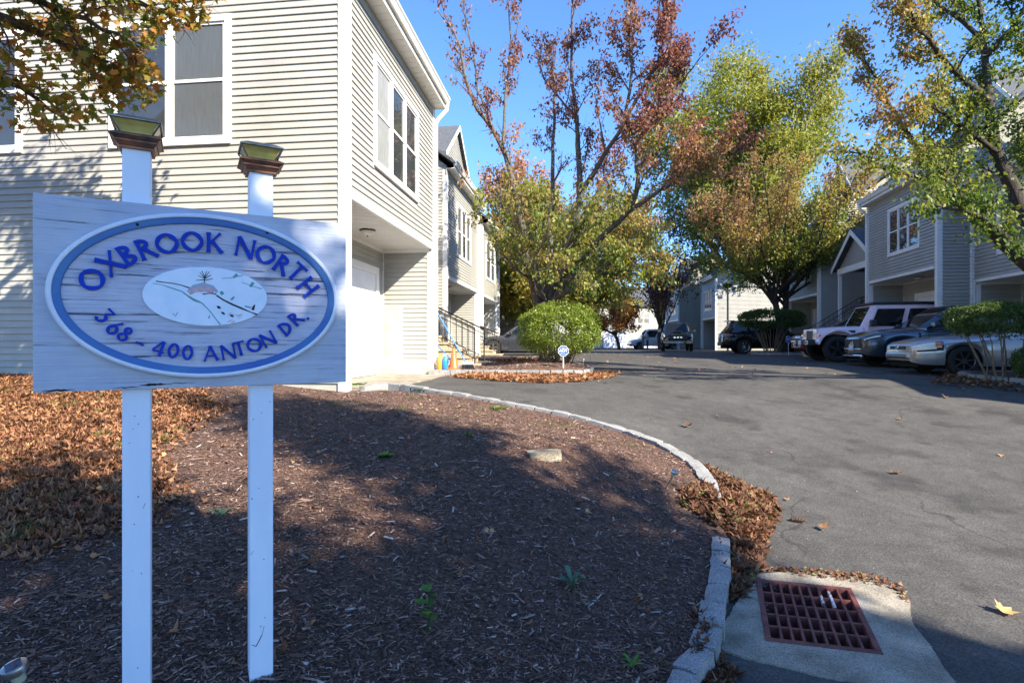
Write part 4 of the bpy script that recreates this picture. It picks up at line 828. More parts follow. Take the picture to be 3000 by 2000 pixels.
# a maple leaf, a curled leaf and a pine cone lying on the asphalt
q = hit(2310*1.27551, 1410*1.27551); o = leaves('maple_leaf', np.array([q.x]), np.array([q.y]), np.array([q.z+.022]), np.array([.13]), LIT, np.array([.93]), .5, .15, kind=None, updir=np.array([[.12,-.22,1.]]), d0=np.array([[.8,.5,0.]])); tag(o, 'yellow-brown maple leaf lying on the asphalt right of the drain', 'leaf')
q = hit(1893*1.27551, 1219*1.27551); o = leaves('dry_leaf', np.array([q.x]), np.array([q.y]), np.array([q.z+.03]), np.array([.10]), DRY, np.array([.8]), .5, .12, kind=None, updir=np.array([[-.2,-.1,1.]]), d0=np.array([[.8,.5,0.]])); tag(o, 'curled brown leaf on the asphalt beside the pine cone', 'leaf')
q = hit(1580*1.27551, 983*1.27551); o = leaves('dry_leaf', np.array([q.x]), np.array([q.y]), np.array([q.z+.03]), np.array([.12]), DRY, np.array([.3]), .5, .12, kind=None, updir=np.array([[.1,-.2,1.]]), d0=np.array([[.8,.5,0.]])); tag(o, 'dark curled leaf alone on the sunlit asphalt beyond the kerb', 'leaf')
q = hit(1833*1.27551, 1200*1.27551); cone = MB(); ax = Vector((.9,-.25,.0)).normalized(); c = q+Vector((0,0,.024))
cone.lathe([(.003,-.06),(.014,-.05),(.017,0),(.012,.045),(.003,.062)], c, 8, ax)
sd = ax.orthogonal().normalized(); s2 = ax.cross(sd)
for i in range(60):
    t = i/60; a = i*2.4; h = -.055+.11*t; r_ = .024*math.sin(math.pi*(.15+.8*t)); o_ = sd*math.cos(a)+s2*math.sin(a); tt = ax.cross(o_); b0 = c+ax*h+o_*.008; tip = c+ax*(h+.010)+o_*(r_+.004)
    cone.add([b0+tt*.005, b0-tt*.005, tip-tt*.006, tip+tt*.006, tip+o_*.002-ax*.004], [(0,1,2,3),(3,2,4)])
tag(cone.build('pine_cone', M('pine_cone_scales', (.20,.12,.07), (.09,.05,.03), 60, .8), fix=False), 'brown pine cone on the asphalt beside the leaf drift', 'pine cone')
# low tufts of grass in the mulch and the leaf-covered lawn
def tufts(name, X, Y, Z, n_, h, mat):
    m = len(X)*n_; x = np.repeat(X, n_)+rng.normal(0, .03, m); y = np.repeat(Y, n_)+rng.normal(0, .03, m); z = np.repeat(Z, n_); a = rng.uniform(0, 6.28, m); l = rng.uniform(.4, 1, m)*h
    d = np.stack([np.cos(a)*l*.6, np.sin(a)*l*.6, l], 1); s = np.stack([-np.sin(a), np.cos(a), np.zeros(m)], 1)*.0022; c = np.stack([x, y, z], 1)
    V = np.stack([c-s, c+s, c+d*.6+s*.7, c+d*np.array([1.25,1.25,.95])], 1).reshape(-1, 3); Fc = (np.arange(m)*4)[:, None]+np.array([[0,1,2,3]])
    return tag(link(name, fast_mesh(name, V, Fc, [mat], rng.random(m))), kind='stuff')
GR = leaf_mat('grass_blades', [(0,(.05,.10,.02)),(.6,(.12,.17,.04)),(1,(.28,.27,.09))], .3)
n = 420; Y = rng.uniform(3, 8, n); X = -1.0*Y+rng.random(n)*(.8*Y); k = (litter_w(X, Y) > .3) & inside(X, Y) & (hz_front(X, Y) < -.1) & (np.sin(X*2.3)*np.sin(Y*2.9+1) > .1); X, Y = X[k], Y[k]
tufts('grass', X, Y, bed_z(X, Y), 26, .07, GR)
n = 260; Y = rng.uniform(5.6, 7.9, n); X = rng.uniform(-2.4, 1.6, n); k = inside(X, Y) & (kerb_dist(X, Y) > .1) & (kerb_dist(X, Y) < 1.6) & (np.sin(X*4)*np.sin(Y*6) > .25); X, Y = X[k], Y[k]
tufts('grass', X, Y, bed_z(X, Y), 16, .04, GR)
# ------------------------------------------------------------------ trees, bushes
class Tree:
    def __init__(s, seed): s.r = random.Random(seed); s.b = MB(); s.lp = []; s.k = 6
    def limb(s, pts, r0, r1, k=7, noise_=.0):
        pts = [Vector(q) for q in pts]; c = [Vector(q) for q in catmull([tuple(q) for q in pts], 4)] if len(pts) > 2 else pts
        n = len(c); rad = [r0+(r1-r0)*(i/(n-1))**.8 for i in range(n)]
        if noise_: c = [q+Vector((s.r.uniform(-1,1), s.r.uniform(-1,1), s.r.uniform(-1,1)))*noise_*(i > 0) for i, q in enumerate(c)]
        s.b.tube(c, rad, k, False); return c, rad
    def sprout(s, c, rad, n, length, ang=(.5,1.1), t0=.25, up=.35, level=1, sub=4, droop=0):
        r = s.r
        for i in range(n):
            t = t0+(1-t0)*(i+r.random())/n; x = t*(len(c)-1); j = min(int(x), len(c)-2); f = x-j; p_ = c[j].lerp(c[j+1], f); d = (c[j+1]-c[j]).normalized()
            ax = Vector((r.gauss(0,1), r.gauss(0,1), r.gauss(0,1))); ax = (ax-d*ax.dot(d)).normalized(); a = r.uniform(*ang)
            nd = (d*math.cos(a)+ax*math.sin(a)+Vector((0,0,up))).normalized(); l = length*r.uniform(.55,1.15)*(1.15-.5*t)
            q = p_; pts = [q]; dd = nd
            for m in range(4): dd = (dd+Vector((r.gauss(0,.17), r.gauss(0,.17), r.gauss(0,.15)+up*.12-droop*m*.1))).normalized(); q = q+dd*l/4; pts.append(q)
            r0 = min(rad[j]*.55, l*.018+.004); rr = [r0*(1-.75*m/4) for m in range(5)]; s.b.tube(pts, rr, 4 if level > 1 else 5, False)
            if level == 1: s.sprout(pts, rr, sub, length*.42, ang, .3, up*.7, 2, 0, droop); s.lp.append((pts, 1))
            else: s.lp.append((pts, 2))
    def leaves(s, total, jitter):
        L_ = s.lp; w_ = np.array([sum((a-b).length for a, b in zip(p_[0][1:], p_[0][:-1])) for p_ in L_]); idx = rng.choice(len(L_), total, p=w_/w_.sum())
        A_ = np.array([[tuple(q) for q in p_[0]] for p_ in L_]); t = rng.uniform(.6, 4, total); j = np.minimum(t.astype(int), 3); f = (t-j)[:, None]
        P_ = A_[idx, j]*(1-f)+A_[idx, j+1]*f+rng.normal(0, jitter, (total, 3)); return P_, idx
def leaf_cloud(P_, size, mat, tone, droop=.5, name='crown', par=None, kind=None, wf=.55, ns=1.0):
    n = len(P_); d = rng.normal(0, 1, (n, 3))+np.array([0,0,-droop*1.6]); d /= np.linalg.norm(d, axis=1)[:, None]; s = np.cross(d, rng.normal(0, 1, (n, 3))); s /= np.linalg.norm(s, axis=1)[:, None]+1e-9
    u_ = np.cross(d, s); l = (size*rng.uniform(.6, 1.25, n))[:, None]; w_ = l*wf*.5
    V = np.stack([P_, P_+d*l*.42+s*w_+u_*l*.10, P_+d*l, P_+d*l*.42-s*w_+u_*l*.10], 1).reshape(-1, 3); b = (np.arange(n)*4)[:, None]
    Fc = np.concatenate([b+np.array([[0,1,2]]), b+np.array([[0,2,3]])]); o = link(name, fast_mesh(name, V, Fc, [mat], np.tile(tone, 2)), par)
    if kind: tag(o, kind=kind)
    return o
def finish(T, name, label, base, bark, total, size, mat, tonefn, jitter=.10, group=None, droop=.5, keep=None, cat='tree'):
    root = empty(name, base, label, cat, group); T.b.build('trunk', bark, root, smooth=True, fix=False)
    P_, idx = T.leaves(total, jitter)
    if keep is not None: k = keep(P_, idx); P_, idx = P_[k], idx[k]
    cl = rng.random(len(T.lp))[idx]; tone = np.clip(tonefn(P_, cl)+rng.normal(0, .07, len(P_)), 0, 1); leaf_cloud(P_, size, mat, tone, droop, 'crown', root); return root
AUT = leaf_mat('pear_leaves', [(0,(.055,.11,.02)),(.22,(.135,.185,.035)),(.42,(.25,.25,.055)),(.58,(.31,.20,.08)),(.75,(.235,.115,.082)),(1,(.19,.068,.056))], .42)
PURP = leaf_mat('purple_leaves', [(0,(.06,.035,.03)),(.6,(.14,.055,.055)),(1,(.20,.10,.07))], .3)
GRN = leaf_mat('green_leaves', [(0,(.09,.13,.02)),(.5,(.20,.23,.04)),(.85,(.29,.28,.055)),(1,(.36,.27,.06))], .45)
YEL = leaf_mat('yellow_green_leaves', [(0,(.09,.12,.024)),(.4,(.19,.21,.04)),(.75,(.31,.25,.055)),(1,(.42,.22,.07))], .45)
ORG = leaf_mat('orange_leaves', [(0,(.22,.12,.045)),(.5,(.40,.19,.07)),(1,(.52,.27,.12))], .45)
DKG = leaf_mat('dark_bush_leaves', [(0,(.03,.065,.014)),(.6,(.06,.105,.022)),(1,(.12,.16,.04))], .25)
HDG = leaf_mat('hedge_leaves', [(0,(.06,.11,.015)),(.5,(.15,.215,.03)),(.85,(.25,.30,.05)),(1,(.40,.42,.14))], .35, .35)
MPL = leaf_mat('maple_leaves', [(0,(.04,.09,.015)),(.35,(.12,.155,.025)),(.6,(.28,.17,.03)),(.8,(.34,.15,.04)),(1,(.13,.06,.04))], .45)
# -- the big ornamental pear on the entry island (limbs traced at their own depths around Y = 15)
Yc = 15.2; R_ = lambda u, v, dy=0: ray(u, v, Yc+dy)
T = Tree(11); gb = hit(1598, 1062, .12); base = Vector((.92, Yc, -.55))
T.limb([base, R_(1596,940), R_(1588,885)], .20, .17, 9)
def pear(pts, r0, r1, n, l, sub=5, t0=.22, up=.5): c, rad = T.limb([R_(*q) for q in pts], r0, r1, 7, .02); T.sprout(c, rad, int(n*1.15), l*1.3, (.4,1.15), t0, up*.8, 1, sub)
pear([(1575,895,0),(1548,760,-.2),(1518,597,-.3),(1480,459,-.4),(1441,375,-.5),(1395,314,-.6),(1361,214,-.7),(1342,122,-.8),(1284,30,-.9)], .12, .012, 15, .9, 4, .2)
pear([(1474,421,-.4),(1480,306,-.1),(1486,230,0),(1495,115,.1),(1480,-60,.2)], .05, .012, 11, .8, 4, .2)
pear([(1441,370,-.5),(1403,268,-.4),(1391,184,-.3),(1365,57,-.2),(1350,-40,-.2)], .04, .010, 8, .7, 3, .2)
pear([(1590,900,.1),(1612,740,.5),(1617,597,.8),(1620,421,1.0),(1625,268,1.0),(1614,190,1.0)], .11, .02, 12, 1.0, 4)
pear([(1600,890,0),(1660,740,.1),(1698,574,.2),(1694,421,.2),(1690,344,.1),(1675,230,0),(1675,77,-.2),(1680,-60,-.2)], .13, .016, 17, 1.05, 5, .25)
pear([(1705,560,.2),(1766,459,-.3),(1824,364,-.8),(1850,230,-1.2),(1843,134,-1.4),(1836,-60,-1.5)], .08, .014, 14, 1.0, 5)
pear([(1824,364,-.8),(1900,230,-1.2),(1958,134,-1.5),(1977,0,-1.6),(1975,-80,-1.6)], .05, .012, 13, .9, 5)
pear([(1615,885,0),(1730,730,-.8),(1835,625,-1.4),(1868,540,-1.8),(1864,440,-2.0),(1900,364,-2.1),(1980,270,-2.2),(2050,170,-2.3)], .10, .014, 17, 1.1, 5)
pear([(1835,625,-1.4),(1940,555,-2.0),(2020,520,-2.3),(2110,490,-2.6)], .06, .014, 12, 1.2, 5)
pear([(1610,885,0),(1690,840,-.9),(1790,770,-1.6)], .08, .03, 6, 1.0, 5)
pear([(1690,344,.1),(1640,290,.4),(1590,220,.6),(1575,150,.7)], .04, .01, 7, .8, 4)
pear([(1560,820,-.2),(1500,780,-.8),(1455,740,-1.2)], .05, .012, 7, 1.0, 5)
pear([(1700,600,.3),(1760,640,1.5),(1850,690,2.3)], .05, .012, 9, 1.1, 5)
for a_ in ([(1585,880,.1),(1530,760,-.9),(1475,660,-1.6),(1450,590,-1.9)], [(1595,880,0),(1640,760,-1.2),(1700,680,-1.9),(1735,610,-2.2)], [(1600,890,.2),(1700,800,1.2),(1800,720,1.8),(1880,690,2.0)], [(1590,880,.2),(1560,720,1.3),(1530,620,2.0),(1500,540,2.3)], [(1600,885,0),(1560,790,-1.5),(1600,690,-2.4),(1610,600,-2.7)], [(1610,885,-.1),(1740,810,-1.0),(1830,790,-1.8),(1900,740,-2.2)], [(1600,880,.2),(1670,700,1.4),(1750,560,2.0),(1790,490,2.2)]): pear(a_, .055, .010, 15, 1.05, 6, .12, .25)
def keep_c(P_, idx):
    u = 1500+F*P_[:, 0]/P_[:, 1]; v = CY-F*P_[:, 2]/P_[:, 1]; cl = np.random.default_rng(3).random(5000)[idx]
    dens = .54-.20*sm((v-300)/220)+.35*sm((u-1690)/150); dens = np.where((u < 1480) & (v < 420), .22, dens); return cl < np.clip(dens, 0, 1)
finish(T, 'pear_tree', 'tall multi-stemmed pear tree with dark red top rising behind the round bush', base, mt['bark'], 58000, .10, AUT,
    lambda P_, cl: .62*sm((P_[:, 2]-2.4)/3.8)+.16*sm((P_[:, 0]-2.5)/2)+.42*(cl-.5)+.29, .075, droop=.9, keep=keep_c)
# generic trees
def auto_tree(seed, name, label, base, h, spread, trunk_h, r0, bark, total, size, mat, tone, nl=7, lean=(0,0), up=.4, jitter=.12, group=None, flat=1.0, sub=5, nsp=9, stems=1, keep=None):
    T = Tree(seed); r = T.r; base = Vector(base)
    for k in range(stems):
        off = Vector((r.uniform(-.3,.3), r.uniform(-.3,.3), 0)) if stems > 1 else Vector((0,0,0))
        top = base+off*2+Vector((lean[0]*trunk_h, lean[1]*trunk_h, trunk_h)); T.limb([base+off*.4-Vector((0,0,.2)), (base+top)/2+Vector((r.uniform(-.06,.06)*h*.3, 0, 0)), top], r0, r0*.78, 9)
        for i in range(nl):
            a = 2*math.pi*(i+r.random()*.7)/nl; s_ = spread*r.uniform(.55,1.0)*(.25 if i == 0 else 1); e = top+Vector((math.cos(a)*s_, math.sin(a)*s_, (h-trunk_h)*flat*r.uniform(.55,1.0)*(1 if i else 1.05)))
            st_ = base.lerp(top, r.uniform(.7,1)); m = st_.lerp(e, .45)+Vector((math.cos(a)*s_*.12, math.sin(a)*s_*.12, -(h-trunk_h)*.04)); c, rad = T.limb([st_, m, e], r0*.5, r0*.08, 6, .03)
            T.sprout(c, rad, nsp, (h-trunk_h)*.30, (.4,1.2), .2, up, 1, sub)
    return finish(T, name, label, base, bark, total, size, mat, tone, jitter, group, keep=keep)
q = hit(2297, 1024, .12); pr = Vector((13.0, 27.0, float(gz(13, 27))+.1))
auto_tree(21, 'pear_tree', 'low-forking pear tree with green and rust leaves in the far kerbed island', pr, 9.4, 3.7, 3.0, .17, mt['bark_dark'], 30000, .15, AUT, lambda P_, cl: .26+.22*sm((P_[:, 2]-4.2)/3)+.19*sm((12.8-P_[:, 0])/1.5)*sm((P_[:, 2]-3.2)/2)+.36*(cl-.45), 10, nsp=9, stems=2, flat=.95, jitter=.16)
gt = Vector((19.0, 46, -.6))
auto_tree(22, 'broadleaf_tree', 'large rounded green tree towering behind the right-hand houses', gt, 22.0, 7.6, 5.2, .55, mt['bark_pale'], 115000, .27, GRN, lambda P_, cl: .48+.55*(cl-.5)+.12*sm((P_[:, 2]-12)/8), 11, nsp=10, up=.25, jitter=.55, sub=6)
auto_tree(23, 'purple_tree', 'slender purple-leaved tree in the distance left of the black pickup', (12.6, 48, -.65), 11.5, 2.6, 2.2, .16, mt['bark_dark'], 7000, .22, PURP, lambda P_, cl: .5+.5*(cl-.5), 6, jitter=.2, stems=2)
auto_tree(24, 'orange_tree', 'low orange-leaved tree with leaning trunk at the end of the court', (9.6, 50, -.65), 6.0, 4.0, 1.7, .17, mt['bark_dark'], 11000, .24, ORG, lambda P_, cl: .45+.5*(cl-.5), 7, (-.35, 0), up=.1, jitter=.22, flat=.7)
auto_tree(25, 'yellow_tree', 'yellow-green tree filling the gap behind the round bush', (3.4, 31, -.6), 9.0, 4.8, 1.4, .2, mt['bark_dark'], 34000, .24, YEL, lambda P_, cl: .45+.6*(cl-.5), 9, up=.2, jitter=.3)
auto_tree(26, 'yellow_tree', 'yellow-green tree beside the end of the left row of houses', (1.2, 40, -.6), 10.5, 4.6, 1.4, .2, mt['bark_dark'], 26000, .3, YEL, lambda P_, cl: .35+.5*(cl-.5), 8, up=.2, jitter=.3)
auto_tree(27, 'orange_maple', 'peach-orange maple showing above the left row of houses', (.7, 33, -.6), 11.5, 2.6, 5.0, .16, mt['bark'], 7000, .2, ORG, lambda P_, cl: .6+.4*(cl-.5), 7, up=.5, jitter=.2)
auto_tree(28, 'yellow_tree', 'small golden tree beyond the far right townhouses', (19.2, 66, -.6), 10, 3.5, 2, .2, mt['bark_dark'], 6000, .35, YEL, lambda P_, cl: .8+.3*(cl-.5), 7, jitter=.35)
# -- the leaning tree at the right edge
T = Tree(31); Y9 = 9.6; Q = lambda u, v, dy=0: ray(u, v, Y9+dy); tb = Vector((10.6, 10.3, float(gz(10.6, 10.3))))
T.limb([tb-Vector((0,0,.2)), (10.3, 10.1, .25), Q(3120,845,.3)], .25, .20, 9)
def rt(pts, r0, r1, n, l, sub=5, t0=.15, up=.25): c, rad = T.limb([Q(*q) for q in pts], r0, r1, 8, .015); T.sprout(c, rad, n, l, (.4,1.15), t0, up, 1, sub, .1)
rt([(3120,845,.3),(3000,760,.1),(2900,670,0),(2810,590,-.1),(2740,530,-.2),(2640,505,-.3),(2560,480,-.4),(2500,430,-.5)], .17, .014, 16, .8, 5)
rt([(2810,590,-.1),(2760,500,.2),(2690,430,.5),(2620,330,.8),(2560,220,1.0),(2500,150,1.2)], .10, .012, 16, .85, 5)
rt([(3080,760,.3),(2990,600,.6),(2920,440,.9),(2900,300,1.1),(2880,120,1.3),(2860,-80,1.4)], .16, .03, 17, .95, 6)
rt([(2930,450,.9),(2830,380,.4),(2740,320,0),(2680,300,-.3)], .05, .012, 11, .8, 5)
rt([(2900,300,1.1),(2780,190,.7),(2700,90,.4),(2640,-20,.3)], .07, .012, 14, .9, 6)
rt([(2890,160,1.2),(2980,60,.8),(3040,-60,.5)], .06, .012, 11, .9, 6)
rt([(3020,650,.5),(3060,480,0),(3070,300,-.3),(3040,120,-.5)], .08, .012, 12, .9, 6)
rt([(2950,700,0),(2880,640,-.6),(2790,610,-.9),(2700,590,-1.1)], .05, .01, 10, .6, 4)
rt([(2890,120,1.3),(2760,20,1.6),(2660,-60,1.8)], .05, .012, 9, .9, 5)
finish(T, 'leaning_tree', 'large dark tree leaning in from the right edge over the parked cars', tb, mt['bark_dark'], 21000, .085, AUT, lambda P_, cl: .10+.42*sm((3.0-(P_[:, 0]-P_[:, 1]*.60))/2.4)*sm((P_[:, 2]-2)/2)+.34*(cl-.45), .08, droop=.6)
# -- the maple whose branch hangs in at the top left
T = Tree(41); mb = Vector((-10.8, 4.6, float(bed_z(-10.8, 4.6))))
T.limb([mb-Vector((0,0,.2)), mb+Vector((.2,.1,2.6)), mb+Vector((.7,.2,5.2))], .28, .18, 9); tp = mb+Vector((.7,.2,5.2)); low = mb+Vector((.2,.1,3.4))
def mp(pts, r0, r1, n, l, sub=4): c, rad = T.limb(pts, r0, r1, 6, .02); T.sprout(c, rad, n, l, (.4,1.0), .45, -.12, 1, sub, .45)
mp([low, ray(-420,-60,5.2), ray(-40,40,5.6), ray(190,130,6.0), ray(330,200,6.3)], .10, .010, 18, .75, 5)
mp([tp, ray(-200,-260,5.2), ray(180,-120,5.8), ray(400,10,6.4), ray(560,35,6.6)], .10, .010, 18, .80, 5)
mp([low, ray(-500,120,5.6), ray(-150,190,5.9), ray(60,260,6.2), ray(170,340,6.4)], .08, .010, 14, .70, 4)
mp([low, ray(-350,0,4.8), ray(0,-20,5.2), ray(250,60,5.6), ray(430,150,6.0)], .08, .010, 14, .70, 5)
mp([tp, mb+Vector((3.0,.2,6.6)), mb+Vector((5.4,.1,7.0)), mb+Vector((7.6,.1,7.2))], .10, .012, 20, 1.0, 6)
mp([tp, mb+Vector((2.6,.9,5.6)), mb+Vector((4.6,1.0,6.1)), mb+Vector((6.6,.8,6.4))], .10, .012, 20, 1.0, 6)
mp([low, mb+Vector((1.6,.9,3.6)), mb+Vector((2.6,1.6,3.9)), mb+Vector((3.4,1.9,4.0))], .08, .012, 16, .9, 6)
mp([low, mb+Vector((3,.3,4.4)), mb+Vector((6,.3,5.0)), mb+Vector((8.4,.2,5.2))], .09, .012, 22, 1.0, 6)
mp([low, mb+Vector((2.6,0,4.0)), mb+Vector((5.2,.1,4.6)), mb+Vector((7.2,.1,4.7))], .09, .012, 20, 1.0, 6)
root = empty('maple_tree', mb, 'maple with turning leaves whose branch hangs in at the top left before the house', 'tree'); T.b.build('trunk', mt['bark'], root, smooth=True, fix=False)
P_, idx = T.leaves(9500, .09); u = 1500+F*P_[:, 0]/np.maximum(P_[:, 1], 1); v = CY-F*P_[:, 2]/np.maximum(P_[:, 1], 1)
k = (v < 0) | (u < 0) | ((v < 400-.10*u) & (u < 590-.55*v+60*np.sin(v*.03)) & (rng.random(len(u)) < .55)); P_, idx = P_[k], idx[k]; n = len(P_)
ud = rng.normal(0, .8, (n, 3))+np.array([.3,-.6,.45]); dd = rng.normal(0, .5, (n, 3))+np.array([0,0,-1.0])
leaves('crown', P_[:, 0], P_[:, 1], P_[:, 2], rng.uniform(.07,.125,n), MPL, np.clip(rng.random(len(T.lp))[idx]*.55+rng.uniform(0,.45,n), 0, 1), .45, par=root, kind=None, updir=ud, d0=dd)
# -- trees behind the camera that throw the shade over the bed and the sign
SH = lambda P_, cl: .5+.4*(cl-.5)
auto_tree(51, 'shade_tree', 'broad tree standing outside the frame, behind and right of the viewer', (4.1, -4.6, -1.7), 8.6, 2.1, 3.4, .22, mt['bark'], 28000, .18, GRN, SH, 9, jitter=.25)
auto_tree(52, 'shade_tree', 'dense tree outside the frame, farther right behind the viewer', (8.8, -4.4, -1.7), 9.0, 1.4, 5.7, .2, mt['bark'], 14000, .18, GRN, SH, 8, jitter=.2)
auto_tree(53, 'shade_tree', 'small tree outside the frame between two others behind the viewer', (7.0, -4.5, -1.7), 8.0, 1.6, 3.4, .16, mt['bark'], 22000, .18, GRN, SH, 8, jitter=.2)
auto_tree(54, 'shade_tree', 'slim high-crowned tree outside the frame, nearest the viewer at the right', (7.1, -2.7, -1.67), 10.9, .9, 8.2, .07, mt['bark'], 5000, .18, GRN, SH, 6, jitter=.2)
# -- bushes
def bush(name, label, c, rx, ry, z0, z1, total, size, mat, nstem, root_z, lump=.08, tone=lambda n_: rng.random(n_), stems=True, flat=.7):
    root = empty(name, (c[0], c[1], root_z), label, 'bush'); n = total
    d = rng.normal(0, 1, (n, 3)); d /= np.linalg.norm(d, axis=1)[:, None]; sgn = np.sign(d); sup = sgn*np.abs(d)**flat; sup /= (np.abs(d)**(2*flat)).sum(1)[:, None]**.5
    r_ = 1-np.abs(rng.normal(0, .14, n)); r_ *= 1+lump*(np.sin(d[:, 0]*7+d[:, 2]*5)*np.sin(d[:, 1]*6+d[:, 2]*4)); zc = (z0+z1)/2
    P_ = np.stack([c[0]+sup[:, 0]*rx*r_, c[1]+sup[:, 1]*ry*r_, zc+sup[:, 2]*(z1-z0)/2*r_], 1)
    low_ = (sup[:, 2] < -.5) & (rng.random(n) < np.clip((-.5-sup[:, 2])*1.7+.25, 0, .92)); P_ = P_[~low_]; leaf_cloud(P_, size, mat, np.clip(tone(len(P_)), 0, 1), .1, 'foliage', root, wf=.6)
    r = random.Random(nstem); b = MB()
    for i in range(nstem):
        a = r.uniform(0, 6.28); k0 = r.uniform(.05,.30); k1 = r.uniform(.3,.9); p0 = Vector((c[0]+math.cos(a)*rx*k0, c[1]+math.sin(a)*ry*k0, root_z-.05)); p1 = Vector((c[0]+math.cos(a)*rx*k1, c[1]+math.sin(a)*ry*k1, z0+(z1-z0)*r.uniform(.3,.7)))
        b.tube([p0, p0.lerp(p1,.35)+Vector((r.uniform(-.04,.04), r.uniform(-.04,.04), .08)), p0.lerp(p1,.7)+Vector((r.uniform(-.05,.05), 0, .03)), p1], [.016,.014,.011,.006], 5, False)
    if stems: b.build('stems', mt['twig'], root, smooth=True, fix=False)
    return root
bush('round_bush', 'clipped round green bush with bare stems on the entry island', (1.14, 13.55), 1.02, .95, -.40, .98, 34000, .045, HDG, 46, -.50, tone=lambda n_: rng.normal(.5,.22,n_), flat=.72, lump=.09)
bush('clipped_bush', 'dark clipped bush under the far pear tree, before the black hatchback', (12.3, 26.7), 1.65, .8, .55, 1.62, 12000, .085, DKG, 34, -.42, flat=.7)
bush('flat_hedge', 'flat-topped dark hedge on bare stems before the silver saloon, right edge', (9.55, 10.95), 1.12, .62, .06, .80, 18000, .045, DKG, 12, -.78, flat=.75, lump=.1)
bush('low_shrub', 'low rounded dark shrub at the right edge beside the kerb', (10.0, 10.6), .55, .40, -.70, -.04, 8000, .04, DKG, 8, -.78, flat=.9, stems=False)
# -- distant wood closing the view
n = 16000; X = rng.uniform(-60, 75, n); Y = rng.uniform(92, 100, n); hh = 6.5+2.5*np.sin(X*.21)+1.8*np.sin(X*.57+1)+1.2*np.sin(X*1.3); Z = -1+hh*rng.random(n)**.7
P_ = np.stack([X, Y, Z], 1); o = leaf_cloud(P_, .75, YEL, np.clip(.35+.3*np.sin(X*.4)+rng.normal(0,.2,n), 0, 1), .2, 'distant_wood', kind='stuff')
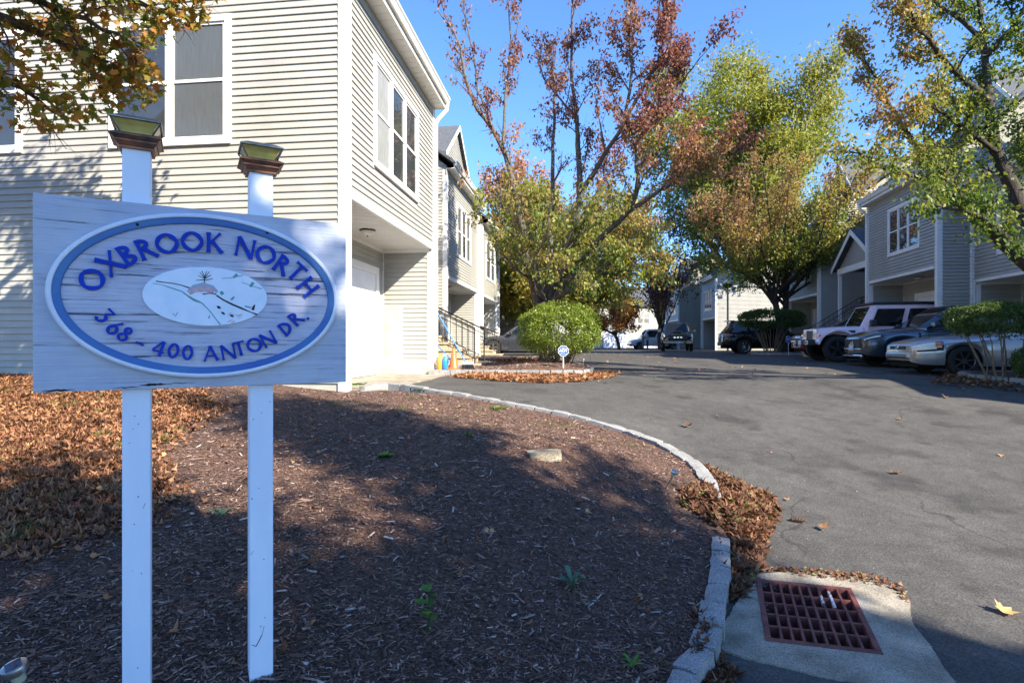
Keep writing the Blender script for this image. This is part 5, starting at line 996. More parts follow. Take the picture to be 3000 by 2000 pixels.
# ------------------------------------------------------------------ vehicles
def lerp_tab(tab, x):
    xs = [t[0] for t in tab]; return [float(np.interp(x, xs, [t[i] for t in tab])) for i in range(1, len(tab[0]))]
class Car:
    # x forward (nose +), y left, z up; tab rows: x, z_low, z_shoulder, z_top, half_width
    def __init__(s, name, label, loc, head, tab, wheels, wr, body, cat='car', rim='alloy', under=.2, spokes=5):
        s.z0 = loc[2]; s.root = empty(name, loc, label, cat, 'cars parked round the court'); s.M = Matrix.Translation(Vector(loc)) @ Matrix.Rotation(head, 4, 'Z'); s.tab = sorted(tab); s.wx = wheels; s.wr = wr; s.bm = body
        s.x0, s.x1 = s.tab[0][0], s.tab[-1][0]; s.ar = wr*1.13; s.rim = rim; s.spokes = spokes
        s.hw = max(t[4] for t in s.tab); s.body(); s.wheels()
    def obj(s, mb, name, mat, par=None, **k):
        mb.v = [tuple(s.M @ Vector(q)) for q in mb.v]; return mb.build(name, mat, par or s.root, **k)
    def sec(s, x):
        zl, zs, zt, hw = lerp_tab(s.tab, x); z_ = zl
        for w_ in s.wx:
            if abs(x-w_) < s.ar: z_ = max(z_, s.wr+math.sqrt(max(s.ar**2-(x-w_)**2, 0)))
        z_ = min(z_, zs-.06); h = zs-z_
        pts = [(hw*.955, z_), (hw*.985, z_+.22*h), (hw, z_+.55*h), (hw*.99, zs-.06*h-.01), (hw*.955, zs), (hw*.80, zs+(zt-zs)*.62), (hw*.45, zt-.006), (0, zt)]
        return pts
    def at(s, x, t):
        p_ = s.sec(x); i = min(int(t), 6); f = t-i; a, b = p_[i], p_[i+1]; return Vector((x, a[0]+(b[0]-a[0])*f, a[1]+(b[1]-a[1])*f))
    def body(s):
        xs = list(np.linspace(s.x0, s.x1, 46))
        for w_ in s.wx: xs += [w_+s.ar*k for k in (-1.001,-.999,-.97,-.9,-.8,-.65,-.45,-.2,0,.2,.45,.65,.8,.9,.97,.999,1.001)]
        xs += [t[0] for t in s.tab]; xs = sorted(set(round(float(x), 4) for x in xs if s.x0 <= x <= s.x1)); b = MB(); vs = []; K = 15
        for x in xs:
            p_ = s.sec(x); vs += [(x, y, z) for y, z in p_]+[(x, -y, z) for y, z in p_[-2::-1]]
        fs = [(i*K+j, i*K+j+1, (i+1)*K+j+1, (i+1)*K+j) for i in range(len(xs)-1) for j in range(K-1)]; n = len(xs)
        fs += [tuple(range(K)), tuple(range((n-1)*K, n*K))[::-1]]; b.add(vs, fs); s.bo = s.obj(b, 'body', s.bm, smooth=50)
        zl = min(t[1] for t in s.tab); u = MB().box(s.x0+.12, s.x1-.12, -s.hw+.26, s.hw-.26, zl-.03, s.wr*2.0, None)
        for w_ in s.wx: u.box(w_-s.ar*.98, w_+s.ar*.98, -s.hw*.93+.0, s.hw*.93, s.wr*1.75, s.wr*2.05)
        s.obj(u, 'underbody', mt['well'])
    def wheels(s):
        for w_ in s.wx:
            for sd in (1, -1):
                y = sd*(s.hw-.012); r = s.wr; c = Vector((w_, y, r)); ax = Vector((0, sd, 0))
                t = MB().lathe([(r*.62,-.20),(r*.93,-.20),(r,-.17),(r,-.03),(r*.95,-.004),(r*.70,0),(r*.66,-.02)], c, 28, ax, cap=False); wh = s.obj(t, 'wheel', mt['rubber'], smooth=40)
                d = MB().lathe([(r*.66,-.02),(r*.66,-.06),(.02,-.075)], c, 24, ax, cap=False); s.obj(d, 'brake_disc', mt['well'], wh)
                k = MB().lathe([(r*.675,-.012),(r*.66,-.004),(r*.60,-.012),(r*.60,-.03)], c, 28, ax, cap=False); k.lathe([(.001,-.016),(.05,-.018),(.058,-.03)], c, 12, ax, cap=False)
                for i in range(s.spokes):
                    for o_ in ((-.09, .09) if s.spokes < 7 else (0,)):
                        a = 2*math.pi*i/s.spokes+.3+o_; e = Vector((math.cos(a), 0, math.sin(a))); tt = Vector((-e.z, 0, e.x)); w2 = .017
                        k.hexa([c+e*q+tt*(w2*f_)+ax*dd for dd in (-.045, -.014) for q, f_ in ((.03,-1),(r*.64,-.8),(r*.64,.8),(.03,1))])
                s.obj(k, 'rim', mt[s.rim], wh, fix=False)
    def patch(s, x0, x1, t0, t1, mat, name, sides=(1, -1), off=.004, nx=8, ntt=4, par=None, taper=None):
        for sd in sides:
            b = MB(); vs = []
            for i in range(nx+1):
                x = x0+(x1-x0)*i/nx
                for j in range(ntt+1):
                    a, c = (t0, t1) if taper is None else (t0+taper[0]*i/nx, t1+taper[1]*i/nx)
                    t = a+(c-a)*j/ntt; q = s.at(x, t); e = .01; q2 = s.at(min(x+e, s.x1), t); q3 = s.at(x, min(t+.05, 6.99)); nn = (q2-q).cross(q3-q); nn = nn.normalized() if nn.length > 1e-12 else Vector((0,1,0))
                    if nn.y < 0 and abs(nn.y) > .2: nn = -nn
                    if abs(nn.y) <= .2 and nn.z < 0: nn = -nn
                    if abs(nn.x) > .6 and nn.x*(x-(s.x0+s.x1)/2) < 0: nn = -nn
                    q = q+nn*off; vs.append((q.x, q.y*sd, q.z))
            b.add(vs, [(i*(ntt+1)+j, i*(ntt+1)+j+1, (i+1)*(ntt+1)+j+1, (i+1)*(ntt+1)+j) for i in range(nx) for j in range(ntt)]); s.obj(b, name, mat, par, smooth=True, fix=False)
    def seam(s, x, t0=.1, t1=4.0, w_=.017): s.patch(x, x+w_, t0, t1, mt['well'], 'panel_gap', off=.0022, nx=1, ntt=10)
    def box(s, x0, x1, y0, y1, z0, z1, mat, name, par=None, bevel=.01): b = MB().box(x0, x1, y0, y1, z0, z1); return s.obj(b, name, mat, par, bevel=bevel)
    def cabin(s, xa, xra, xrb, xb, zb, zr, wb, wr_, nwin=2, mat=None, split=None, glass='autoglass', rear=True, pillar=.06):
        # xa/xb: feet of front and rear glass, xra/xrb: roof ends
        mat = mat or s.bm; b = MB(); rows = []
        foot = [(xa, wb*.86), (xa-.18, wb), (xb+.18, wb), (xb, wb*.86)]; top = [(xra, wr_*.88), (xra-.12, wr_), (xrb+.12, wr_), (xrb, wr_*.86)]
        lo = [(x, y, zb) for x, y in foot]+[(x, -y, zb) for x, y in foot[::-1]]; hi = [(x, y, zr-.05) for x, y in top]+[(x, -y, zr-.05) for x, y in top[::-1]]
        cr = [((x-(xra+xrb)/2)*.94+(xra+xrb)/2, y*.88, zr-.012) for x, y in top]+[((x-(xra+xrb)/2)*.94+(xra+xrb)/2, -y*.88, zr-.012) for x, y in top[::-1]]
        ct = [((x-(xra+xrb)/2)*.7+(xra+xrb)/2, y*.5, zr) for x, y in top]+[((x-(xra+xrb)/2)*.7+(xra+xrb)/2, -y*.5, zr) for x, y in top[::-1]]
        lo2 = [(x, y, zb-.25) for x, y, _ in lo]
        vs = lo2+lo+hi+cr+ct; fs = [(k*8+i, k*8+(i+1) % 8, (k+1)*8+(i+1) % 8, (k+1)*8+i) for k in range(4) for i in range(8)]+[tuple(range(32, 40))]
        b.add(vs, fs); cb = s.obj(b, 'cabin', mat, smooth=30)
        def pane(cs, name, ins=.05, off=.006):
            c = [Vector(q) for q in cs]; m = sum(c, Vector())/len(c); n_ = (c[1]-c[0]).cross(c[2]-c[0]).normalized()
            if n_.dot(m-Vector(((xa+xb)/2, 0, zb))) < 0: n_ = -n_
            k = MB(); q = [p_+(m-p_).normalized()*ins+n_*off for p_ in c]; k.add(q, [tuple(range(len(q)))]); s.obj(k, name, mt[glass], cb, fix=False)
        pane([lo[0], lo[7], hi[7], hi[0]], 'windscreen', .07)
        if rear: pane([lo[3], lo[4], hi[4], hi[3]], 'rear_window', .08)
        xf0, xf1, xr0, xr1 = xa-.18, xra-.12, xb+.18, xrb+.12; cuts = split or [0]+[(i+1)/nwin for i in range(nwin)]
        for sd in (1, -1):
            for a, c in zip(cuts[:-1], cuts[1:]):
                g_ = .022; a2 = a+g_ if a > 0 else a+.02; c2 = c-g_ if c < 1 else c-.03
                X = lambda t, up: (xf0+(xr0-xf0)*t)*(1-up)+(xf1+(xr1-xf1)*t)*up
                cs = []
                for t, u_ in ((a2,.06),(c2,.06),(c2,.86),(a2,.86)): cs.append((X(t, u_), sd*(wb+(wr_-wb)*u_), zb+(zr-.05-zb)*u_))
                pane(cs, 'side_window', .012, .005)
        return cb
    def mirror(s, x, z, y, sz=(.16,.20,.13), mat=None):
        for sd in (1, -1): b = MB().box(x-sz[0]/2, x+sz[0]/2, sd*y, sd*(y+sz[1]), z, z+sz[2]); s.obj(b, 'wing_mirror', mat or s.bm, bevel=.03)
    def plate(s, x, z, w_=.30, h=.15): return s.box(x, x+.012 if x > 0 else x-.012, -w_/2, w_/2, z, z+h, mt['plate'], 'number_plate', bevel=0)
def facing(dx, dy): return math.atan2(dy, dx)
RH = facing(-1, .19)                         # right-row cars: noses toward the court
def along(x, y, h, d): return (x+math.cos(h)*d, y+math.sin(h)*d)
def car_at(u, Y, h, nose):                   # centre so that the nose centre is seen at u
    x = (u-CX)/F*Y; return (x-math.cos(h)*nose, Y-math.sin(h)*nose)
# silver saloon (nearest on the right)
silver = paint('silver_paint', (.42,.44,.47), .75, .30); slate = paint('slate_paint', (.055,.072,.095), .6, .25); blackp = paint('black_paint', (.008,.008,.010), .2, .22); redp = paint('red_paint', (.22,.012,.014), .3, .25); greyp = paint('graphite_paint', (.065,.072,.088), .5, .2); whitep = paint('white_paint', (.70,.71,.73)); pink = paint('pale_pink_paint', (.80,.60,.67), .0, .3); pickup = paint('dark_pickup_paint', (.010,.012,.015), .1, .25)
def gpos(x, y): return (x, y, float(gz(x, y)))
sal = [(-2.35,.42,.62,.66,.62),(-2.25,.30,.72,.92,.80),(-2.0,.24,.80,.98,.87),(-1.2,.22,.86,.98,.895),(0,.20,.86,.96,.90),(.9,.20,.84,.93,.895),(1.3,.21,.78,.89,.885),(1.85,.22,.735,.835,.87),(2.02,.225,.71,.80,.855),(2.15,.23,.69,.77,.82),(2.24,.24,.672,.742,.77),(2.31,.26,.65,.71,.70),(2.35,.28,.62,.675,.62),(2.365,.31,.59,.64,.55)]
nx_, ny_ = 9.05, 13.2
cx_, cy_ = nx_-math.cos(RH)*2.36, ny_-math.sin(RH)*2.36
k1 = Car('silver_saloon', 'silver saloon with pale bumper, nearest of the cars parked on the right', gpos(cx_, cy_), RH, sal, (1.45,-1.25), .315, silver, spokes=7, rim='darkalloy')
k1.cabin(.95, .25, -1.05, -1.75, .90, 1.42, .80, .62, 2); k1.mirror(.62, .93, .84)
k1.patch(1.84, 2.356, 2.2, 4.25, mt['black'], 'headlight_surround', off=.004); k1.patch(1.98, 2.352, 2.45, 4.1, mt['lamp'], 'headlight', off=.007); k1.patch(1.88, 2.0, 2.6, 3.8, mt['amber'], 'indicator', off=.007)
k1.box(2.345, 2.385, -.36, .36, .555, .635, mt['black'], 'grille'); k1.box(2.36, 2.392, -.38, .38, .625, .645, mt['chrome'], 'grille_trim'); k1.box(2.28, 2.41, -.55, .55, .33, .50, silver, 'bumper', bevel=.05); k1.patch(1.9, 2.36, .25, 1.9, silver, 'bumper_side', off=.022, nx=12)
em = MB(); em.lathe([(.045,.0),(.055,.006),(.06,0)], (2.388, 0, .598), 20, (1,0,0), cap=False); em.lathe([(.02,.0),(.026,.006),(.03,0)], (2.389, 0, .60), 14, (1,0,0), cap=False); k1.obj(em, 'emblem', mt['chrome'], fix=False)
k1.box(2.40, 2.425, -.45, .45, .375, .40, mt['black'], 'bumper_slot'); k1.box(2.40, 2.425, -.45, .45, .425, .44, mt['black'], 'bumper_slot')
for x in (.72, -.32, -1.12): k1.seam(x)
k1.patch(-1.9, 1.0, 1.75, 1.95, silver, 'side_moulding', off=.014); 
for x in (-.12, -.95): k1.patch(x, x+.17, 3.1, 3.35, silver, 'door_handle', off=.025, nx=3, ntt=2)
# dark slate crossover
sx, sy = 9.62, 15.9; cx_, cy_ = sx-math.cos(RH)*2.28, sy-math.sin(RH)*2.28
cro = [(-2.25,.46,.80,.95,.70),(-2.1,.36,.92,1.05,.86),(-1.2,.30,.98,1.08,.92),(0,.28,.98,1.08,.925),(.9,.28,.96,1.08,.92),(1.5,.30,.92,1.03,.90),(1.85,.30,.88,.99,.885),(2.0,.30,.85,.96,.86),(2.12,.31,.82,.92,.82),(2.20,.32,.79,.88,.76),(2.255,.34,.75,.83,.68),(2.28,.36,.71,.79,.60)]
k2 = Car('slate_crossover', 'dark slate crossover parked between the pale off-road car and the silver saloon', gpos(cx_, cy_), RH, cro, (1.42,-1.3), .355, slate, rim='darkalloy')
k2.cabin(1.0, .15, -1.55, -2.1, 1.04, 1.66, .84, .64, 2); k2.mirror(.68, 1.06, .90)
k2.patch(1.86, 2.262, 2.8, 3.95, mt['black'], 'headlight_surround', off=.004); k2.patch(1.92, 2.25, 3.0, 3.75, mt['lamp'], 'headlight', off=.007); k2.box(2.265, 2.30, -.52, .52, .50, .76, mt['black'], 'grille', bevel=.03); k2.box(2.27, 2.312, -.54, .54, .47, .50, mt['chrome'], 'grille_trim')
em = MB().lathe([(.05,.0),(.065,.006),(.07,0)], (2.305, 0, .66), 20, (1,0,0), cap=False); k2.obj(em, 'emblem', mt['chrome'], fix=False); k2.plate(2.315, .45, .31, .16)
k2.box(2.20, 2.31, -.62, .62, .26, .33, mt['chrome'], 'lower_trim', bevel=.02); k2.patch(1.42-.42, 1.42+.42, 0, .45, mt['black'], 'arch_trim', off=.012, nx=22)
for x in (.78, -.28, -1.2): k2.seam(x)
# pale pink off-road car
jx, jy = 9.42, 18.45; cx_, cy_ = jx-math.cos(RH)*2.35, jy-math.sin(RH)*2.35
jt = [(-2.3,.55,.95,1.0,.74),(-2.2,.52,1.0,1.06,.76),(0,.50,1.04,1.08,.77),(.75,.50,1.06,1.12,.77),(.80,.50,1.04,1.13,.745),(1.4,.52,1.02,1.11,.70),(1.95,.56,.98,1.06,.66),(2.02,.60,.95,1.03,.64)]
class OffRoad(Car):
    def wheels(s): s.hw += .13; Car.wheels(s); s.hw -= .13
k3 = OffRoad('offroad_car', 'pale pink boxy off-road car with black roof and seven-slot grille', gpos(cx_, cy_), RH, jt, (1.5,-1.5), .405, pink, rim='darkalloy')
jc = k3.cabin(.80, .45, -2.22, -2.27, 1.05, 1.80, .77, .68, 3, split=[0,.36,.70,1.0])
hm = MB(); hm.hexa([(.48,-.70,1.785),(-2.28,-.70,1.785),(-2.28,.70,1.785),(.48,.70,1.785),(.40,-.62,1.86),(-2.25,-.62,1.86),(-2.25,.62,1.86),(.40,.62,1.86)]); k3.obj(hm, 'hard_top', mt['black'], bevel=.02)
hb = MB(); hb.hexa([(-1.62,-.775,1.06),(-2.30,-.775,1.06),(-2.30,.775,1.06),(-1.62,.775,1.06),(-1.62,-.70,1.79),(-2.29,-.70,1.79),(-2.29,.70,1.79),(-1.62,.70,1.79)]); k3.obj(hb, 'hard_top_rear', mt['black'], bevel=.02)
gr_ = k3.box(2.01, 2.045, -.63, .63, .60, 1.03, pink, 'grille', bevel=.015)
for i in range(7): k3.box(2.043, 2.052, -.27+i*.09-.026, -.27+i*.09+.026, .68, .98, mt['black'], 'grille_slot', gr_, bevel=0)
for sd in (1, -1):
    h_ = MB().lathe([(.001,.02),(.07,.018),(.092,.006),(.10,0)], (2.045, sd*.45, .86), 20, (1,0,0), cap=False); k3.obj(h_, 'headlight', mt['lamp'], smooth=40)
    fl = MB(); arc = [(1.5+.62*math.cos(a), .40+.62*math.sin(a)) for a in np.linspace(.25, 2.75, 13)]; y0, y1 = sd*.62, sd*.93
    vs = [(x, y, z) for x, z in arc for y in (y0, y1)]+[(1.5+(x-1.5)*.90, y, .40+(z-.40)*.90) for x, z in arc for y in (y0, y1)]; m = len(arc)
    fl.add(vs, [(2*i, 2*i+1, 2*i+3, 2*i+2) for i in range(m-1)]+[(2*m+2*i, 2*m+2*i+2, 2*m+2*i+3, 2*m+2*i+1) for i in range(m-1)]+[(2*i+1, 2*m+2*i+1, 2*m+2*i+3, 2*i+3) for i in range(m-1)]); k3.obj(fl, 'fender', pink, smooth=40, fix=False)
    rf = MB(); arc = [(-1.5+.60*math.cos(a), .40+.60*math.sin(a)) for a in np.linspace(.2, 2.95, 13)]; vs = [(x, y, z) for x, z in arc for y in (sd*.74, sd*.92)]+[(-1.5+(x+1.5)*.9, y, .40+(z-.40)*.9) for x, z in arc for y in (sd*.74, sd*.92)]
    rf.add(vs, [(2*i, 2*i+1, 2*i+3, 2*i+2) for i in range(m-1)]+[(2*m+2*i, 2*m+2*i+2, 2*m+2*i+3, 2*m+2*i+1) for i in range(m-1)]+[(2*i+1, 2*m+2*i+1, 2*m+2*i+3, 2*i+3) for i in range(m-1)]); k3.obj(rf, 'fender', pink, smooth=40, fix=False)
    k3.box(1.98, 2.04, sd*.70, sd*.86, .80, .86, mt['amber'], 'indicator')
    k3.box(2.28, 2.345, sd*.50, sd*.74, .53, .66, mt['lamp'], 'fog_lamp', bevel=.02); k3.box(2.335, 2.350, sd*.545, sd*.695, .56, .63, mt['well'], 'fog_lamp_glass')
    k3.box(.42, .60, sd*.80, sd*.97, 1.10, 1.30, mt['black'], 'wing_mirror', bevel=.03)
    for x in (.30, -.78): k3.box(x-.40, x-.22, sd*.765, sd*.80, .93, .965, mt['black'], 'door_handle')
    k3.box(.78, .90, sd*.74, sd*.79, .82, .86, mt['black'], 'hinge'); k3.box(.95, 1.15, sd*.705, sd*.735, .90, .98, mt['black'], 'fender_vent')
    k3.box(-1.0, .95, sd*.76, sd*.84, .40, .48, mt['black'], 'side_step')
k3.box(2.12, 2.33, -.80, .80, .50, .70, mt['black'], 'bumper', bevel=.04); k3.box(2.0, 2.15, -.5, .5, .52, .64, mt['black'], 'bumper_mount'); k3.plate(2.34, .52, .30, .15)
for x in (.72, -.40, -1.35): k3.seam(x, .1, 4.2, .012)
# red car behind the off-road car
rx_, ry_ = 10.75, 21.4; cx_, cy_ = rx_-math.cos(RH)*2.3, ry_-math.sin(RH)*2.3
k4 = Car('red_car', 'dark red car mostly hidden behind the pale off-road car', gpos(cx_, cy_), RH, cro, (1.42,-1.3), .34, redp)
k4.cabin(1.0, .15, -1.5, -2.05, 1.04, 1.58, .84, .62, 2); k4.patch(1.92, 2.25, 2.9, 3.8, mt['lamp'], 'headlight'); k4.box(2.27, 2.30, -.5, .5, .52, .74, mt['black'], 'grille'); k4.box(2.285, 2.31, -.5, .5, .61, .64, mt['chrome'], 'grille_trim'); k4.plate(2.31, .42); k4.mirror(.68, 1.06, .9)
# black hatchback, nose to the garages, seen from behind
hx = facing(1, -.19); bx_, by_ = 10.95, 29.6; cx_, cy_ = bx_+math.cos(hx)*2.3, by_+math.sin(hx)*2.3
suv = [(-2.30,.55,.85,1.0,.66),(-2.22,.42,.95,1.06,.80),(-2.0,.36,1.0,1.10,.89),(-1.2,.32,1.02,1.10,.915),(0,.30,1.0,1.08,.92),(1.0,.30,.98,1.06,.91),(1.6,.30,.92,1.0,.89),(2.1,.34,.8,.88,.8),(2.3,.4,.62,.72,.66)]
k5 = Car('black_hatchback', 'black tall hatchback parked nose-in beside the far clipped bush, tail lamp showing', gpos(cx_, cy_), hx, suv, (1.42,-1.28), .36, blackp, spokes=8)
k5.cabin(1.0, .3, -1.75, -2.22, 1.04, 1.70, .84, .66, 3); k5.patch(-2.26, -1.86, 3.0, 4.3, mt['tail'], 'tail_lamp', off=.008); k5.box(-2.34, -2.28, -.3, .3, .86, .98, mt['plate'], 'number_plate'); k5.box(-2.36, -2.2, -.66, .66, .42, .60, mt['black'], 'bumper', bevel=.04); k5.box(-2.0, -1.68, -.55, .55, 1.68, 1.72, blackp, 'spoiler', bevel=.01); k5.box(-2.335, -2.29, -.45, .45, 1.0, 1.03, mt['chrome'], 'boot_trim'); k5.mirror(.68, 1.08, .9)
for x in (.75, -.35, -1.3): k5.seam(x)
# graphite saloon in the left drive
gh = facing(-1, .121); gx, gy = -1.65, 26.4; cx_, cy_ = gx-math.cos(gh)*2.36, gy-math.sin(gh)*2.36
k6 = Car('graphite_saloon', 'graphite saloon nosed into the left drive, half hidden by the round bush', gpos(cx_, cy_), gh, sal, (1.45,-1.25), .33, greyp)
k6.cabin(1.05, .3, -1.05, -1.8, .90, 1.46, .80, .62, 2); k6.mirror(.65, .93, .84); k6.patch(1.86, 2.30, 3.15, 4.2, mt['lamp'], 'headlight'); k6.patch(-1.9, 1.1, .05, .3, mt['chrome'], 'sill_trim', off=.01)
for x in (.75, -.3, -1.15): k6.seam(x)
# black pickup facing the camera at the far end
ph = facing(-.24, -1); px_, py_ = 10.75, 36.5; cx_, cy_ = px_-math.cos(ph)*2.9, py_-math.sin(ph)*2.9
pic_t = [(-2.95,.62,1.0,1.02,.86),(-2.85,.58,1.06,1.08,.96),(-.9,.55,1.18,1.20,1.0),(.6,.52,1.22,1.30,1.0),(1.4,.52,1.22,1.32,.99),(2.3,.55,1.16,1.26,.97),(2.75,.58,1.08,1.18,.92),(2.9,.62,.9,1.08,.82)]
k7 = Car('black_pickup', 'black pickup truck facing the viewer at the far end of the court', gpos(cx_, cy_), ph, pic_t, (1.95,-1.75), .43, pickup, 'truck', 'darkalloy')
k7.cabin(1.15, .55, -.95, -1.15, 1.24, 1.96, .92, .74, 2); k7.mirror(.85, 1.28, 1.0, (.14,.26,.24)); k7.box(2.88, 2.935, -.60, .60, .72, 1.04, mt['black'], 'grille', bevel=.02); k7.box(2.90, 2.945, -.60, .60, .90, .94, pickup, 'grille_bar'); k7.patch(2.5, 2.84, 3.0, 4.2, mt['lamp'], 'headlight')
k7.box(2.7, 3.02, -.88, .88, .48, .72, pickup, 'bumper', bevel=.05); k7.plate(3.03, .52); k7.box(1.5, 2.3, -.28, .28, 1.28, 1.36, pickup, 'bonnet_scoop', bevel=.03)
for i, x in enumerate((-.2, .0, .2)): k7.box(2.945, 2.955, x-.06, x+.06, .885, .955, mt['chrome'], 'grille_letter', bevel=0)
# white van half hidden behind the pickup and the people
vh = facing(-1, .02); vx, vy = 12.0, 57.5; cx_, cy_ = vx-math.cos(vh)*2.6, vy-math.sin(vh)*2.6
van = [(-2.6,.4,1.1,1.3,.85),(-2.5,.35,1.3,1.4,.95),(1.0,.35,1.15,1.22,.97),(1.8,.36,1.0,1.1,.95),(2.3,.4,.85,1.0,.9),(2.6,.45,.7,.85,.8)]
k8 = Car('white_van', 'white van behind the two standing people, its front showing', gpos(cx_, cy_), vh, van, (1.7,-1.5), .36, whitep, 'van')
k8.cabin(1.6, .9, -2.4, -2.55, 1.15, 2.05, .93, .8, 3); k8.patch(2.1, 2.5, 2.8, 3.8, mt['amber'], 'headlight'); k8.box(2.5, 2.72, -.8, .8, .4, .56, mt['black'], 'bumper', bevel=.03); k8.mirror(1.3, 1.2, .95)

# ------------------------------------------------------------------ steps, rails, porches
def rail_run(fr, pts, par, n, h=.88):
    # pts: two (p, q, z) foot points; handrail, lower rail and balusters
    a, c = fr(*pts[0]), fr(*pts[1]); up = Vector((0,0,h)); lo = Vector((0,0,.12))
    r = MB().tube([a+up, c+up], .020, 6).build('handrail', mt['iron'], par); MB().tube([a+up*.85, c+up*.85], .011, 5).build('rail', mt['iron'], par); MB().tube([a+lo, c+lo], .013, 5).build('rail', mt['iron'], par)
    for i in range(n+1):
        q = a.lerp(c, i/n); e = i in (0, n); MB().tube([q-(Vector((0,0,.05)) if e else -lo), q+up], .020 if e else .0085, 5).build('rail_post' if e else 'baluster', mt['iron'], par)
def stairs(label, fr, p0, p1, q_top, n, z0, z1, tread, rails=(1,)):
    root = empty('front_steps', fr((p0+p1)/2, q_top, z0), label, 'steps'); h = (z1-z0)/n
    for i in range(n):          # i = 0 bottom step
        qe = q_top+tread*(n-i); MB().box(p0, p1, q_top-.6, qe, z0+h*i-.02 if i else z0-.2, z0+h*(i+1)-.055, fr).build('riser', mt['steps'], root); MB().box(p0-.03, p1+.03, q_top-.6, qe+.03, z0+h*(i+1)-.055, z0+h*(i+1), fr).build('tread', mt['steps'], root, bevel=.008)
    for pr_ in rails: rail_run(fr, ((p0+.06 if pr_ == 0 else p1-.06, q_top+tread*(n-.4), z0+h), (p0+.06 if pr_ == 0 else p1-.06, q_top-.2, z1)), root, 12); rail_run(fr, ((p0+.06 if pr_ == 0 else p1-.06, q_top-.25, z1), (p0+.06 if pr_ == 0 else p1-.06, q_top-1.2, z1)), root, 6)
    return root
stairs('tan cast-stone steps with black iron railing beyond the first garage', HA, 6.15, 7.65, -1.0, 6, -.70, .36, .30, (0, 1))
stairs('second flight of tan steps farther along the left row', HA, 16.0, 16.95, -1.3, 4, -.66, .02, .30, (0, 1))
def porch(label, fr, p0, p1, q0, q1, zl, ze, zp, par):
    root = empty('porch', fr((p0+p1)/2, (q0+q1)/2, zl), label, 'porch'); pm_ = (p0+p1)/2
    MB().box(p0, p1, q0, q1, -.8, zl, fr).build('porch_floor', mt['concrete'], root); MB().box(p0+.02, p0+.14, q1-.16, q1-.04, zl, ze, fr).build('column', mt['white'], root); MB().box(p1-.14, p1-.02, q1-.16, q1-.04, zl, ze, fr).build('column', mt['white'], root)
    MB().box(p0, p1, q1-.18, q1-.02, ze, ze+.25, fr).build('beam', mt['white'], root)
    MB().box(p0, p0+.12, q0, q1-.18, ze, ze+.25, fr).build('beam', mt['white'], root)
    tri = MB().prism([(p0, q1-.1, ze+.25), (p1, q1-.1, ze+.25), (pm_, q1-.1, zp-.05)], (0, -.03, 0), fr); tri.build('pediment', mt['siding_grey'], root)
    for s_, pe in ((-1, p0), (1, p1)):
        k = MB(); vs = [fr(a, c, d) for c in (q1+.15, q0) for a, d in ((pe+s_*.2, ze+.16), (pm_, zp), (pm_, zp+.1), (pe+s_*.2, ze+.26))]; k.add(vs, [(0,1,2,3),(4,5,6,7),(0,1,5,4),(1,2,6,5),(2,3,7,6),(3,0,4,7)]); k.build('porch_roof', mt['shingle'], root)
        r = MB(); vs = [fr(a, c, d) for c in (q1+.155, q1+.175) for a, d in ((pe+s_*.2, ze+.05), (pm_, zp-.11), (pm_, zp+.1), (pe+s_*.2, ze+.26))]; r.add(vs, [(0,1,2,3),(4,5,6,7),(0,1,5,4),(1,2,6,5),(2,3,7,6),(3,0,4,7)]); r.build('rake_board', mt['white'], root)
    return root
pf = RA.sub(4.72, -2.6)
porch('gabled porch on white columns between the right-hand townhouses', pf, .05, 3.9, .02, 2.3, .95, 2.95, 4.5, houseR)
stairs('shaded steps with black iron railing left of the pale off-road car', pf, .6, 1.9, 2.32, 7, -.60, .95, .28, (0, 1))
# ------------------------------------------------------------------ broom, cone, jugs by the steps
def onw(u, v, off=.0): return hit(u, v, off)
wz = -.600
q = Vector((-1.52, 12.9, wz))
cn = empty('traffic_cone', (-1.31, 12.66, wz), 'orange traffic cone standing by the steps', 'cone'); MB().lathe([(.115,.03),(.105,.05),(.03,.45),(.022,.47),(.012,.47)], (-1.31, 12.66, wz), 18).build('cone_body', mt['orange'], cn, smooth=40); MB().box(-1.45, -1.17, 12.53, 12.80, wz, wz+.03).build('base', mt['orange'], cn, bevel=.01)
def jug(x, y, mat, label):
    r = empty('jug', (x, y, wz), label, 'jug'); MB().lathe([(.062,0),(.068,.02),(.068,.20),(.055,.25),(.026,.28),(.022,.31)], (x, y, wz), 14).build('jug_body', mat, r, smooth=50); MB().lathe([(.026,.305),(.026,.335),(.02,.34)], (x, y, wz), 12).build('cap', mt['signwhite'] if mat is mt['jug_b'] else mat, r); MB().tube([(x+.05, y-.02, wz+.22), (x+.085, y-.03, wz+.19), (x+.07, y-.02, wz+.12)], .012, 6).build('handle', mat, r)
jug(-1.615, 12.62, mt['jug_y'], 'orange plastic jug at the house corner, left of the blue jug'); jug(-1.50, 12.60, mt['jug_b'], 'blue plastic jug between the orange jug and the cone')
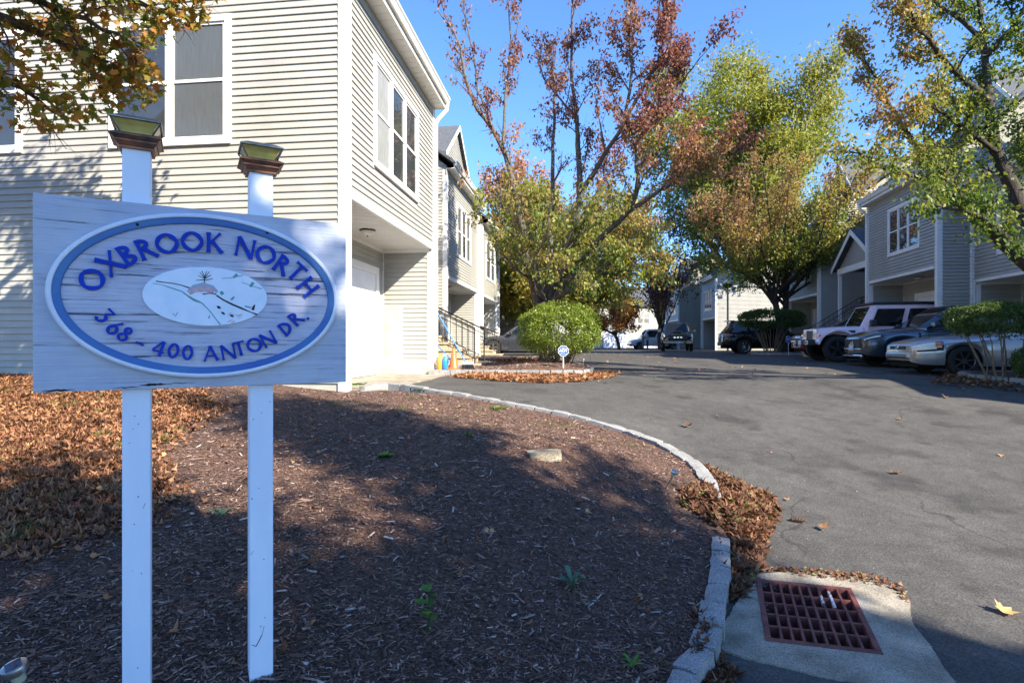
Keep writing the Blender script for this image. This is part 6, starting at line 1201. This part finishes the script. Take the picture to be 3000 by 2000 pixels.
def broom(a, c, label, push):
    a, c = Vector(a), Vector(c); r = empty('broom', a, label, 'broom'); MB().tube([a, c], .014, 8).build('handle', mt['jug_b'], r, smooth=50)
    b = MB(); 
    if push:
        b.box(a.x-.10, a.x+.16, a.y-.05, a.y+.04, a.z-.02, a.z+.03); b.build('head', mt['signwhite'], r, bevel=.01); k = MB()
        for i in range(34): x = a.x-.09+.24*(i/34); d = (x-a.x)*.25; y = a.y+random.uniform(-.04,.03); k.tube([(x, y, a.z-.02), (x+d, y+random.uniform(-.02,.02), wz+.005)], .006, 4, False)
        k.build('bristles', mt['iron'], r)
    else:
        b.box(a.x-.02, a.x+.03, a.y-.12, a.y+.12, a.z-.02, a.z+.02); b.build('head', mt['jug_b'], r, bevel=.008)
        for i in range(9): y = a.y-.11+.22*i/8; MB().tube([(a.x, y, a.z), (a.x-.10, y, a.z+.02), (a.x-.14, y, a.z-.05)], .004, 4).build('tine', mt['jug_b'], r)
broom((-1.02, 12.60, wz+.13), (-1.74, 12.86, wz+1.34), 'blue-handled broom with dark bristles leaning on the house corner', True)
broom((-1.24, 12.95, wz+.05), (-1.92, 13.1, wz+.72), 'short blue-handled rake leaning behind the cone', False)
# ------------------------------------------------------------------ security yard signs, lamp post
def text_mesh(txt, size):
    cu = bpy.data.curves.new('t', 'FONT'); cu.body = txt; cu.size = size; cu.align_x = 'CENTER'; cu.align_y = 'CENTER'; cu.offset = size*.02
    o = bpy.data.objects.new('t', cu); me = bpy.data.meshes.new_from_object(o); bpy.data.objects.remove(o); return me
def yard_sign(loc, h, r_, yaw, label):
    root = empty('yard_sign', loc, label, 'sign', 'security yard signs'); c = Vector(loc)+Vector((0,0,h)); n = Vector((math.sin(yaw), -math.cos(yaw), 0)); t = Vector((math.cos(yaw), math.sin(yaw), 0))
    MB().tube([Vector(loc)-Vector((0,0,.1))-n*.01, c-n*.012], .012, 6).build('stake', mt['signwhite'], root)
    def octo(r, d0, d1, mat, nm):
        b = MB(); p_ = [c+t*(r*math.cos(math.pi/8+i*math.pi/4))+Vector((0,0,r*math.sin(math.pi/8+i*math.pi/4))) for i in range(8)]; b.prism([q+n*d0 for q in p_], n*(d1-d0)); return b.build(nm, mat, root)
    octo(r_, -.004, .004, mt['signwhite'], 'rim'); octo(r_*.93, .004, .006, mt['blue'], 'face')
    Rm = Matrix((( t.x, 0, n.x, 0), (t.y, 0, n.y, 0), (0, 1, 0, 0), (0, 0, 0, 1)))
    me = text_mesh('ADT', r_*.72); me.materials.append(mt['signwhite']); link('lettering', me, root, Matrix.Translation(c+n*.0085+Vector((0,0,r_*.02))) @ Rm)
    for dz_, w_ in ((r_*.55,.42), (-r_*.52,.60)): MB().hexa([c+t*(x*r_*w_)+Vector((0,0,dz_+z*r_*.022))+n*d for d in (.006,.0075) for x, z in ((-1,-1),(1,-1),(1,1),(-1,1))]).build('small_print', mt['signwhite'], root)
q = hit(1652, 1090, .14); yard_sign((1.13, 12.40, -.60), .415, .125, .08, 'blue octagonal security sign on a stake before the round bush')
yard_sign((12.55, 25.55, float(gz(12.5,25.5))+.1), .62, .17, .3, 'blue octagonal security sign on a stake beside the far pear tree')
lp = ray(2132, 880, 33.0); lpr = empty('lamp_post', (lp.x, 33, -.55), 'grey lamp post with flat lantern before the far right houses', 'lamp post')
MB().tube([(lp.x, 33, -.6), (lp.x, 33, 3.15)], [.06,.05], 10).build('pole', M('galvanised', (.30,.31,.33), rough=.4, metal=.5), lpr, smooth=50); MB().lathe([(.06,3.15),(.16,3.22),(.30,3.34),(.30,3.40),(.05,3.50)], (lp.x, 33, 0), 16).build('lantern', mt['iron'], lpr, smooth=40)
# ------------------------------------------------------------------ two people talking at the far end
def person(loc, yaw, label, hgt, top, legs_, hair_, arms):
    root = empty('person', loc, label, 'person'); k = hgt/1.7; V = []; E = []; R = []
    def v(x, y, z, r): V.append(Vector((x, y, z))*k); R.append(r*k); return len(V)-1
    pel = v(0,0,.95,.15); wa = v(0,0,1.10,.125); ch = v(0,0,1.30,.15); nk = v(0,.0,1.46,.06); hd = v(0,.01,1.55,.085); hd2 = v(0,.015,1.63,.088); E += [(pel,wa),(wa,ch),(ch,nk),(nk,hd),(hd,hd2)]
    for s_ in (-1, 1):
        hp = v(s_*.09,0,.88,.095); kn = v(s_*.10,.02*s_,.48,.065); an = v(s_*.10,0,.09,.045); ft = v(s_*.11,.15,.04,.04); E += [(pel,hp),(hp,kn),(kn,an),(an,ft)]
        sh = v(s_*.19,0,1.38,.065); el = v(s_*.24,arms*.06,1.10,.048); hn = v(s_*.17,arms*.26,1.13+.08*arms,.036); fg = v(s_*.14,arms*.34,1.16+.1*arms,.026); E += [(ch,sh),(sh,el),(el,hn),(hn,fg)]
    me = bpy.data.meshes.new('body'); me.from_pydata(V, E, []); o = bpy.data.objects.new('tmp', me); C.objects.link(o); m = o.modifiers.new('s', 'SKIN'); m.use_smooth_shade = True; sv = me.skin_vertices[0].data
    for i, r in enumerate(R): sv[i].radius = (r, r*.85)
    sv[pel].use_root = True; m2 = o.modifiers.new('d', 'SUBSURF'); m2.levels = 1; bpy.context.view_layer.update(); dg = bpy.context.evaluated_depsgraph_get(); me2 = bpy.data.meshes.new_from_object(o.evaluated_get(dg)); bpy.data.objects.remove(o)
    for mm in (mt['skin'], top, legs_, mt['black']): me2.materials.append(mm)
    for f in me2.polygons:
        z = f.center.z/k; x = abs(f.center.x)/k; f.use_smooth = True
        f.material_index = 0 if z > 1.44 or (f.center.y/k > .2 and z > .9) else 1 if z > .93 else 2 if z > .10 else 3
    Mx = Matrix.Translation(Vector(loc)) @ Matrix.Rotation(yaw, 4, 'Z'); link('body', me2, root, Mx)
    h = MB(); 
    for i in range(5): 
        pass
    h.lathe([(.001,.115),(.06,.10),(.095,.05),(.10,0),(.09,-.08),(.07,-.14 if arms > .5 else -.06)], (0, -.025*k, 1.64*k), 14); h.v = [tuple(Mx @ Vector(q)) for q in h.v]; h.build('hair', hair_, root, smooth=True)
    f = MB(); f.lathe([(.001,.03),(.012,.015),(.016,0)], (0, .095*k, 1.575*k), 6, (0,1,0))
    for s_ in (-1, 1): f.lathe([(.001,.006),(.010,.002),(.012,0)], (s_*.032*k, .088*k, 1.61*k), 6, (0,1,0))
    f.v = [tuple(Mx @ Vector(q)) for q in f.v]; f.build('face', mt['skin'], root)
pz = float(gz(11, 53))
person((ray(1884,1000,53).x, 53, pz), facing(1,.2)-math.pi/2, 'person in patterned clothes with dark hair, left of the two at the far end', 1.60, mt['print_'], mt['print_'], mt['hair'], 1.0)
person((ray(1898,1000,53).x, 53.2, pz), facing(-1,-.1)-math.pi/2, 'person in pale top and blue jeans, right of the two at the far end', 1.68, mt['pale_top'], mt['jeans'], mt['hair2'], .8)
